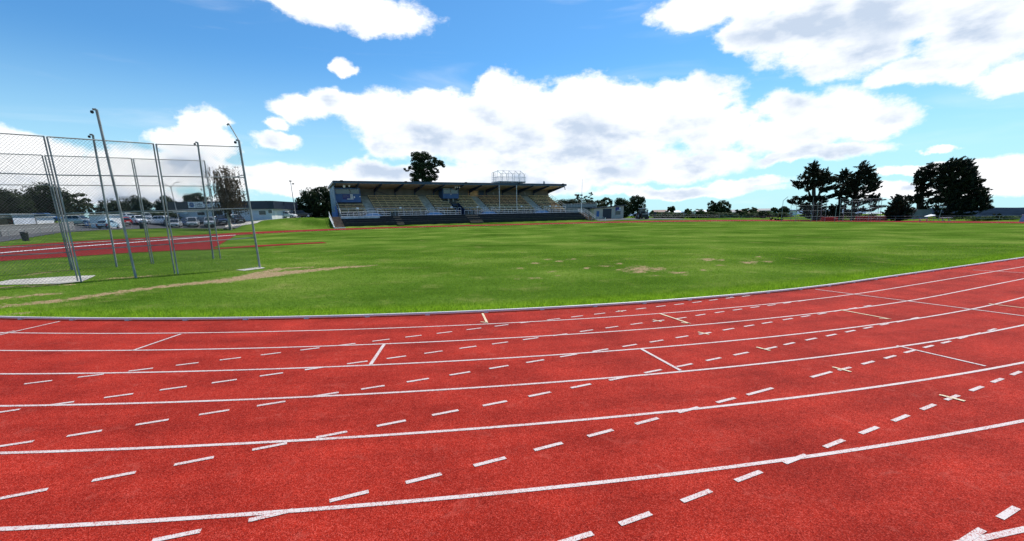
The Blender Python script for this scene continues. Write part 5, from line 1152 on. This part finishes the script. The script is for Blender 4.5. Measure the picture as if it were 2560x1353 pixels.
def car_parts(root, typ, col):
    L, H_, hood, cab, tail, Wd = TYPES[typ]; w = Wd/2; h = L/2; wr = .33 if typ != 'suv' else .37; ax = (h-.82, -h+.82)
    xs_ = [h, h-.08, h-.35, ax[0]-.45, cab[0][0], 0, cab[3][0], -h+.25, -h+.04, -h]
    top = [hood*.62, hood*.74, hood*.86, hood*.95, cab[0][1], hood+.05, max(cab[3][1], tail), tail+.05, tail-.1, tail-.25]
    bot = [.38, .28, .22, .2, .2, .2, .2, .24, .3, .4]; wid = [.72, .86, .95, 1, 1, 1, 1, .97, .9, .8]
    mb = MB(); n = 10
    for x, t, b, k in zip(xs_, top, bot, wid):
        W_ = w*k; mid = b+(t-b)*.55
        for y, z in ((-W_*.88, b), (-W_*.98, b+.12), (-W_, mid), (-W_*.97, t-.1), (-W_*.84, t), (W_*.84, t), (W_*.97, t-.1), (W_, mid), (W_*.98, b+.12), (W_*.88, b)): mb.v.append((x, y, z))
    for i in range(len(xs_)-1):
        for j in range(n): mb.f.append((i*n+j, i*n+(j+1) % n, (i+1)*n+(j+1) % n, (i+1)*n+j))
    mb.f.append(tuple(range(n))); mb.f.append(tuple((len(xs_)-1)*n+j for j in range(n)))
    # cabin shell
    (x0, z0), (x1, z1), (x2, z2), (x3, z3) = cab; wb, wt = w*.86, w*.66; i = len(mb.v)
    for x, z, y in ((x0, z0-.03, wb), (x1, z1-.07, wt+.04), (x1-.12, z1, wt-.08), (x2+.1, z2, wt-.08), (x2, z2-.07, wt+.04), (x3, z3-.03, wb)): mb.v += [(x, -y, z), (x, y, z)]
    for k in range(5): mb.f.append((i+2*k, i+2*k+1, i+2*k+3, i+2*k+2))
    for s in (0, 1): mb.f += [(i+s, i+2+s, i+8+s, i+10+s), (i+2+s, i+4+s, i+6+s, i+8+s)]
    mb.build('body', col, root)
    def lerp(a, b, t): return a+(b-a)*t
    g = MB(); g.quad((x0+.03, -wb*.88, z0+.05), (x0+.03, wb*.88, z0+.05), (x1+.05, wt*.92, z1-.08), (x1+.05, -wt*.92, z1-.08)); g.build('windscreen', M['glass'], root)
    g = MB(); g.quad((x3-.03, -wb*.84, z3+.06), (x3-.03, wb*.84, z3+.06), (x2-.04, wt*.9, z2-.1), (x2-.04, -wt*.9, z2-.1)); g.build('rear_window', M['glass'], root)
    for s in (-1, 1):
        def sp(u, v):  # u along the car 0..1 from front, v 0..1 from belt to roof
            xb = lerp(x0-.18, x3+.14, u); xt = lerp(x1-.1, x2+.1, u); zb = lerp(z0, z3, u)+.05; zt = z1-.11
            return (lerp(xb, xt, v), s*(lerp(wb, wt+.03, v)+.022), lerp(zb, zt, v))
        for u0, u1 in ((.02, .44), (.48, .74), (.78, .97)):
            g = MB(); g.quad(sp(u0, 0), sp(u1, 0), sp(u1, 1), sp(u0, 1)); g.build('side_window', M['glass'], root)
        a = MB(); a.box(x0-.45, x0-.25, s*(w+.02)-.07, s*(w+.02)+.07, z0, z0+.14); a.build('mirror', col, root)
        hl = MB(); hl.quad((h-.02, s*w*.42, hood*.66), (h-.10, s*w*.86, hood*.68), (h-.3, s*w*.9, hood*.8), (h-.14, s*w*.5, hood*.76)); hl.build('headlight', M['chrome'], root)
        tl = MB(); tl.box(-h-.015, -h+.12, s*w*.78-.12, s*w*.78+.1, tail-.36, tail-.1); tl.build('tail_light', M['taillens'], root)
        for x in ax:
            wh = wheel_mb(x, s*(w-.01), wr).build('wheel', M['rubber'], root)
            MB().bar((x, s*(w-.01), wr), (x, s*(w+.012), wr), wr*.62, 14).build('rim', M['chrome'], wh)
    MB().box(h-.02, h+.03, -w*.6, w*.6, .3, .48).box(h-.06, h+.0, -w*.34, w*.34, hood*.6, hood*.7).build('grille', M['black'], root)
    MB().box(h+.031, h+.04, -.26, .26, .36, .46).build('number_plate', M['white'], root)
    MB().box(-h-.03, -h+.01, -.26, .26, .55, .68).build('number_plate', M['white'], root)
    MB().box(-h-.02, -h+.1, -w*.82, w*.82, .25, .5).build('bumper', M['black'], root)
    if typ in ('suv', 'wagon'):
        for s in (-1, 1): MB().bar((x1-.2, s*(wt-.05), z1+.03), (x2+.3, s*(wt-.05), z2+.03), .025).build('roof_rail', M['black'], root)
PROTO = {}
GC = 'cars in the car park'
def car(label, typ, colname, c, x, Y, head, metal=0., yb=None):
    p = at(x, 555, Y); z = hz(p.x, p.y)+.05
    if (typ, colname) in PROTO:
        r = copy_tree(PROTO[(typ, colname)]); r['label'] = label; r.name = 'parked_car'
    else:
        r = empty('parked_car', label=label, cat='car', group=GC); car_parts(r, typ, paint(colname, c, metal)); PROTO[(typ, colname)] = r
    r.location = (p.x, p.y, z); r.rotation_euler = (0, 0, math.radians(head)); return r
WH, SV, BK, DB, RD, LB = (.75, .76, .77), (.42, .44, .46), (.012, .012, .014), (.02, .035, .08), (.40, .012, .015), (.35, .52, .62)
car('light blue hatchback seen from behind at the end of the white shed', 'hatch', 'light blue', LB, 269, 79, 105)
car('red hatchback parked right of the light blue one', 'hatch', 'red', RD, 302, 87, 160)
car('white hatchback squeezed behind the red car', 'hatch', 'white', WH, 324, 96, -20)
car('white SUV right of the red car, behind the drum bin', 'suv', 'white', WH, 349, 91, -40)
car('silver SUV half hidden behind the white SUV by the drum bin', 'suv', 'silver', SV, 368, 97, -50, .3)
car('white SUV parked alone side-on left of the front row', 'suv', 'white', WH, 398, 93, 175)
car('silver hatchback leftmost in the front row by the cage', 'hatch', 'silver', SV, 437, 84, -62, .3)
car('black SUV behind the leftmost silver hatchback', 'suv', 'black', BK, 425, 92, -50)
car('dark blue sedan behind the gap after the leftmost silver hatchback', 'sedan', 'dark blue', DB, 463, 93, -55)
car('silver van-like car second in the front row', 'van', 'silver', SV, 482, 86, -60, .3)
car('white sedan roof showing behind the silver van-like car', 'sedan', 'white', WH, 476, 96, -50)
car('black wagon behind the second and third front row cars', 'wagon', 'black', BK, 507, 94, -50)
car('silver SUV third in the front row', 'suv', 'silver', SV, 524, 87, -58, .3)
car('dark blue SUV left of the birch trunk', 'suv', 'dark blue', DB, 556, 90, -52)
car('white wagon roof behind the dark blue SUV', 'wagon', 'white', WH, 545, 99, -45)
car('black wagon with bright windscreen right of the birch trunk', 'wagon', 'black', BK, 596, 92, -48)
car('white SUV behind the black wagon and birch', 'suv', 'white', WH, 588, 100, -45)
car('dark blue car up on the bank above the block wall', 'wagon', 'blue', (.03, .10, .25), 122, 82, 8)
car('silver SUV on the bank left of the white shed', 'suv', 'silver', SV, 200, 82, 6, .3)
car('white hatchback parked side-on right of the clubhouse', 'hatch', 'white', WH, 722, 113, 2)
car('black SUV right of the lamp post', 'suv', 'black', BK, 757, 117, 25)
car('black wagon behind the white hatchback by the clubhouse', 'wagon', 'black', BK, 715, 121, 10)
car('dark blue SUV rear beside the black SUV right of the lamp post', 'suv', 'dark blue', DB, 742, 122, 30)

# ------------------------------------------------------------------ beige shed, tractor and fences on the right
YS = 128.0
a = at(1485, 546, YS); b = at(1558, 546, YS); z0 = hz((a.x+b.x)/2, YS)-.05; w = b.x-a.x; zz_ = lambda x, y: at(x, y, YS).z-z0
hl_, hr_ = zz_(1485, 521.5), zz_(1558, 514.6)
sh = empty('equipment_shed', (a.x, YS, z0), label='beige monopitch shed with navy roller door and violet sign', cat='shed')
sx2 = lambda x: at(x, 535, YS).x-a.x
MB().prism([(0, -.3), (w, -.3), (w, hr_), (0, hl_)], 0, 9).build('wall', M['beige'], sh)
MB().prism([(-.3, hl_-.05), (w+.35, hr_+.0), (w+.35, hr_+.25), (-.3, hl_+.2)], -.35, 9.3).build('roof', M['navy'], sh)
d_ = MB().box(sx2(1507), sx2(1528.5), -.05, -.01, 0, zz_(1507, 522.4)).build('roller_door', M['navy'], sh)
mb = MB()
for k in range(12): z = .15+k*.19; mb.box(sx2(1507)+.05, sx2(1528.5)-.05, -.07, -.051, z, z+.05)
mb.build('slats', M['navy'], d_)
f = MB().box(sx2(1537.5), sx2(1551.5), -.06, -.01, zz_(1540, 537.3), zz_(1540, 527.4)).build('window', M['grey'], sh); MB().box(sx2(1538.5), sx2(1550.5), -.08, -.061, zz_(1540, 536.6), zz_(1540, 528)).build('pane', M['glass'], f)
s_ = MB().box(sx2(1538), sx2(1551), -.06, -.01, zz_(1540, 526.8), zz_(1540, 518.2)).build('sign_board', M['signviolet'], sh); MB().box(sx2(1547.5), sx2(1550.8), -.075, -.061, zz_(1540, 524), zz_(1540, 518.6)).box(sx2(1543), sx2(1550.8), -.075, -.061, zz_(1540, 526.6), zz_(1540, 525)).build('sign_lettering', M['white'], s_)
MB().box(sx2(1491), sx2(1498), -.05, -.01, .6, zz_(1491, 528)).build('door', M['blue'], sh)
# long low wing between stand and shed
a2 = at(1412, 530, 136); b2 = at(1486, 530, 136); wg = empty('low_wing', (a2.x, 136, 1.2), label='low grey wing with sloping roof between the grandstand and the beige shed', cat='building'); w2 = b2.x-a2.x; q = lambda y: at(1450, y, 136).z-1.2
MB().box(0, w2, 0, 6, -.6, q(522)).build('wall', M['grey'], wg); MB().prism([(-.3, q(521.5)), (w2+.3, q(519)), (w2+.3, q(516.5)), (-.3, q(519.5))], -.5, 6.4).build('roof', M['roofgrey'], wg)
gf = empty('glazed_fence', (a2.x, 141, q(521)+1.2), label='glazed screen fence with steel posts on the low wing', cat='fence'); hh = at(1450, 508.5, 141).z-at(1450, 520, 141).z; w3 = at(1492, 510, 141).x-a2.x
mb = MB(); mb.box(0, w3, 0, .03, .1, hh-.1); mb.build('panel', M['glassblue'], gf)
for k in range(13): x = w3*k/12; MB().bar((x, -.05, -.6), (x, -.05, hh+.3*(k/12)), .05).build('post', M['galv'], gf)
MB().bar((0, -.05, hh-.05), (w3, -.05, hh+.22), .04).bar((0, -.05, .1), (w3, -.05, .1), .04).build('rail', M['galv'], gf)
ribbon('yard', [tuple(at(x, 550, Y)[:2]) for x, Y in ((1500, 119), (1560, 121), (1640, 124), (1720, 127))], [tuple(at(x, 545, Y)[:2]) for x, Y in ((1485, 129), (1558, 134), (1630, 140), (1690, 136))], 40, 0, M['asphalt'], .05, w=6)
pipefence('white handrail fence on the grass bank beside the roller door', [(1480, 540, 124), (1493, 543, 123), (1508, 548, 121)], .95, 1.3, M['whiterail'], name='handrail_fence')
p = at(1513, 548, 119); bo = tag(MB().bar((0, 0, 0), (0, 0, .7), .12, 10).bar((0, 0, .7), (0, 0, .85), .12, 10, .03).build('bollard', M['white']), 'short white bollard at the corner of the yard before the roller door', 'bollard'); bo.location = (p.x, p.y, hz(p.x, p.y))
YT = 126.0; p = at(1608, 549, YT); tr = empty('tractor', (p.x, YT, hz(p.x, YT)+.05), (0, 0, math.radians(8)), label='dark tractor with cab and rear mower parked on the yard', cat='tractor')
M['maroon'] = mat('dark maroon paint', (.045, .012, .01), .5, .3, 1.5)
MB().box(-.55, .55, .3, 2.9, .7, 1.35).box(-.5, .5, 2.0, 3.3, .8, 1.5).build('body', M['maroon'], tr)
MB().box(-.9, .95, -1.0, -.1, .35, 1.35).box(-.85, .9, -1.15, -.95, .3, .7).build('mower', M['black'], tr); MB().box(-.75, .95, -1.04, -1.0, 1.18, 1.28).build('mower_stripe', M['white'], tr)
mb = MB()
for x, y in ((-.75, .1), (.75, .1), (-.65, 1.5), (.65, 1.5)): mb.bar((x, y, 1.3), (x*.92, y, 2.6), .05)
mb.bar((-.75, .1, 1.9), (.75, .1, 1.9), .03); mb.build('cab_frame', M['grey'], tr); MB().box(-.85, .85, -.1, 1.7, 2.6, 2.72).build('cab_roof', M['white'], tr); MB().box(-.7, .7, .75, .8, 1.35, 2.5).build('cab_glass', M['glass'], tr)
MB().box(-.3, .3, .35, .75, 1.3, 2.0).build('seat', M['black'], tr)
MB().bar((.15, .4, 2.72), (.15, .4, 2.95), .09, 8, .06).build('beacon', M['chrome'], tr)
MB().bar((.95, -.3, 1.3), (1.15, .2, 2.35), .12).bar((.7, -.5, 1.3), (.9, -.1, 2.3), .1).build('lift_arm', M['maroon'], tr)
for x, y, r in ((-.98, .6, .75), (.98, .6, .75), (-.8, 2.7, .45), (.8, 2.7, .45), (.95, -.7, .38)):
    wh = MB().bar((x-.2, y, r), (x+.2, y, r), r, 18).build('wheel', M['rubber'], tr); MB().bar((x-.22, y, r), (x+.22, y, r), r*.5, 12).build('rim', M['grey'], wh)
p = at(1637, 548, 130); r = empty('notice_sign', (p.x, p.y, hz(p.x, p.y)), label='small dark sign on a post right of the tractor', cat='sign'); MB().bar((0, 0, 0), (0, 0, 1.3), .05).build('post', M['galvdark'], r); MB().box(-.35, .35, -.08, -.05, 1.0, 1.75).build('panel', M['navy'], r)
pipefence('long pipe fence in front of the shrub belt across the far centre', [(1625, 549, 148), (1700, 549, 146), (1800, 549, 140), (1900, 549, 130), (1945, 549, 122)], 1.0, 3.2, M['galv'], rad=.035)
pipefence('pipe fence behind the two distant cages and along the right edge', [(1958, 549, 116), (2080, 549, 108), (2250, 550, 100), (2420, 551, 92), (2620, 553, 84)], 1.0, 3.0, M['galv'], rad=.035)
# things by the right hand trees
YR = 101.0
def rbox(label, x0, x1, yt, Y, m, name='storage_box'):
    a = at(x0, 551, Y); b = at(x1, 551, Y); z = hz(a.x, Y); h = at(x0, yt, Y).z-z; r = empty(name, (a.x, Y, z), label=label, cat='box'); w = b.x-a.x
    MB().box(0, w, 0, 1.4, .08, h).build('body', m, r); MB().box(-.05, w+.05, -.06, 1.46, h, h+.07).build('lid', m, r)
    mb = MB()
    for k in range(4): x = w*(k+.5)/4; mb.box(x-.03, x+.03, -.03, -.005, .15, h-.08)
    mb.build('ribs', m, r); MB().box(.1, w-.1, .1, 1.3, 0, .075).build('base', M['black'], r); return r
rbox('low red equipment box left of the bare-trunked cypress', 2062, 2094, 544.5, 108, M['red'])
rbox('long red equipment box seen through the five metre cage', 2148, 2178, 541.5, 107, M['red']); rbox('red equipment box between the cage and the pyramid conifer', 2179, 2219, 541.5, 108, M['red'])
sh, w, h = shed('grey mower shed with dark sloping roof behind the right hand umbrella', 2277, 2318, 535.5, 553, 108, 5, M['grey'], M['roofgrey'], False)
MB().box(w*.40, w*.62, -.05, -.01, 0, h-.25).build('door', M['cladblue'], sh); MB().prism([(-.5, h-.5), (w+.4, h-.5), (w+.1, h+1.0), (.6, h+1.0)], -.5, 5.3).build('roof', M['roofgrey'], sh)
lowr, w, h = shed('pale flat roofed hut between the red box and the conifer', 2200, 2226, 541, 551, 122, 3, M['offwhite'], M['white'], False)
p = at(2322, 552, 96); um = empty('parasol', (p.x, p.y, hz(p.x, p.y)), label='white tilted parasol on yellow poles beside the grey shed', cat='parasol')
tz = at(2322, 539, 96).z-um.location.z; c = MB(); n = 10; c.v = [(.1, 0, tz+.25)]+[(.92*math.cos(2*math.pi*k/n), .8*math.sin(2*math.pi*k/n), tz-.05+.16*math.cos(2*math.pi*k/n)) for k in range(n)]; c.f = [(0, 1+k, 1+(k+1) % n) for k in range(n)]; c.build('canopy', M['umbrella'], um)
MB().bar((.1, 0, 0), (.1, 0, tz+.3), .04).bar((.5, .1, 0), (.5, .1, tz), .035).build('pole', M['gold'], um)
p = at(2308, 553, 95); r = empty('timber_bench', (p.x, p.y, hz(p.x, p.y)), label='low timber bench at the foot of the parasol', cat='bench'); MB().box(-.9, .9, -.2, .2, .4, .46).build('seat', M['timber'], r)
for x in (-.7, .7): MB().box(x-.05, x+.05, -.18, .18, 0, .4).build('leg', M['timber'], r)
p = at(2363, 552.5, 93); r = empty('picnic_bench', (p.x, p.y, hz(p.x, p.y)), label='white topped bench table in front of the massive cypress', cat='table'); MB().box(-1.0, 1.0, -.4, .4, .68, .74).build('table_top', M['white'], r)
for x in (-.6, .6): MB().bar((x-.25, -.35, 0), (x+.15, .3, .68), .05).bar((x+.25, -.35, 0), (x-.15, .3, .68), .05).build('leg', M['galv'], r)
p = at(2345, 552, 100); r = empty('floodlight_mast', (p.x, p.y, hz(p.x, p.y)), label='thin floodlight mast with crossbar in front of the massive cypress', cat='mast'); tz = at(2350, 520, 100).z-r.location.z
MB().bar((0, 0, 0), (.3, 0, tz), .06, 8, .04).build('pole', M['galv'], r); MB().box(-.35, 1.0, -.05, .05, tz-.05, tz+.1).build('crossbar', M['galv'], r)
for x in (-.2, .7): MB().box(x-.15, x+.25, -.2, .12, tz+.1, tz+.35).build('floodlight', M['white'], r)
p = at(2559, 554, 82); r = empty('dugout_corner', (p.x, p.y, hz(p.x, p.y)), label='pale blue corner of a shelter cut by the right edge', cat='shelter'); tz = at(2556, 538, 82).z-r.location.z; MB().prism([(0, 0), (1.8, 0), (1.8, tz), (.4, tz)], 0, .8).build('wall', M['cladblue'], r); MB().box(.35, 1.9, -.1, .9, tz, tz+.08).build('roof', M['white'], r)
# ------------------------------------------------------------------ far hills and water
def hill(name, az0, az1, dist, hfun, m, base=-26, depth=700):
    n = 90; V = []; F = []
    for k in range(n+1):
        az = math.radians(az0+(az1-az0)*k/n)
        for (dd, hf) in ((-.12*depth, 0), (0, .62), (.1*depth, .9), (.25*depth, 1.0), (.6*depth, .85), (depth, 0)):
            r = dist+dd; V.append((r*math.sin(az), r*math.cos(az), base+(hfun(az0+(az1-az0)*k/n)-base)*hf))
    for k in range(n):
        for j in range(5): F.append((k*6+j, (k+1)*6+j, (k+1)*6+j+1, k*6+j+1))
    tag(fastmesh(name, V, F, m), kind='structure')
rn = lambda x, s: mnoise.noise(Vector((x*s, 3.1, 0)))
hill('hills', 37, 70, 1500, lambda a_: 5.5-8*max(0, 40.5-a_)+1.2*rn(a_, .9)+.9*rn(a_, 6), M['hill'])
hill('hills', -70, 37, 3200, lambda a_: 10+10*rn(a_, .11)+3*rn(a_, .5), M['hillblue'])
tag(fastmesh('water', [(-6000, 500, -21), (6000, 500, -21), (6000, 6000, -21), (-6000, 6000, -21)], [(0, 1, 2, 3)], M['water']), kind='structure')
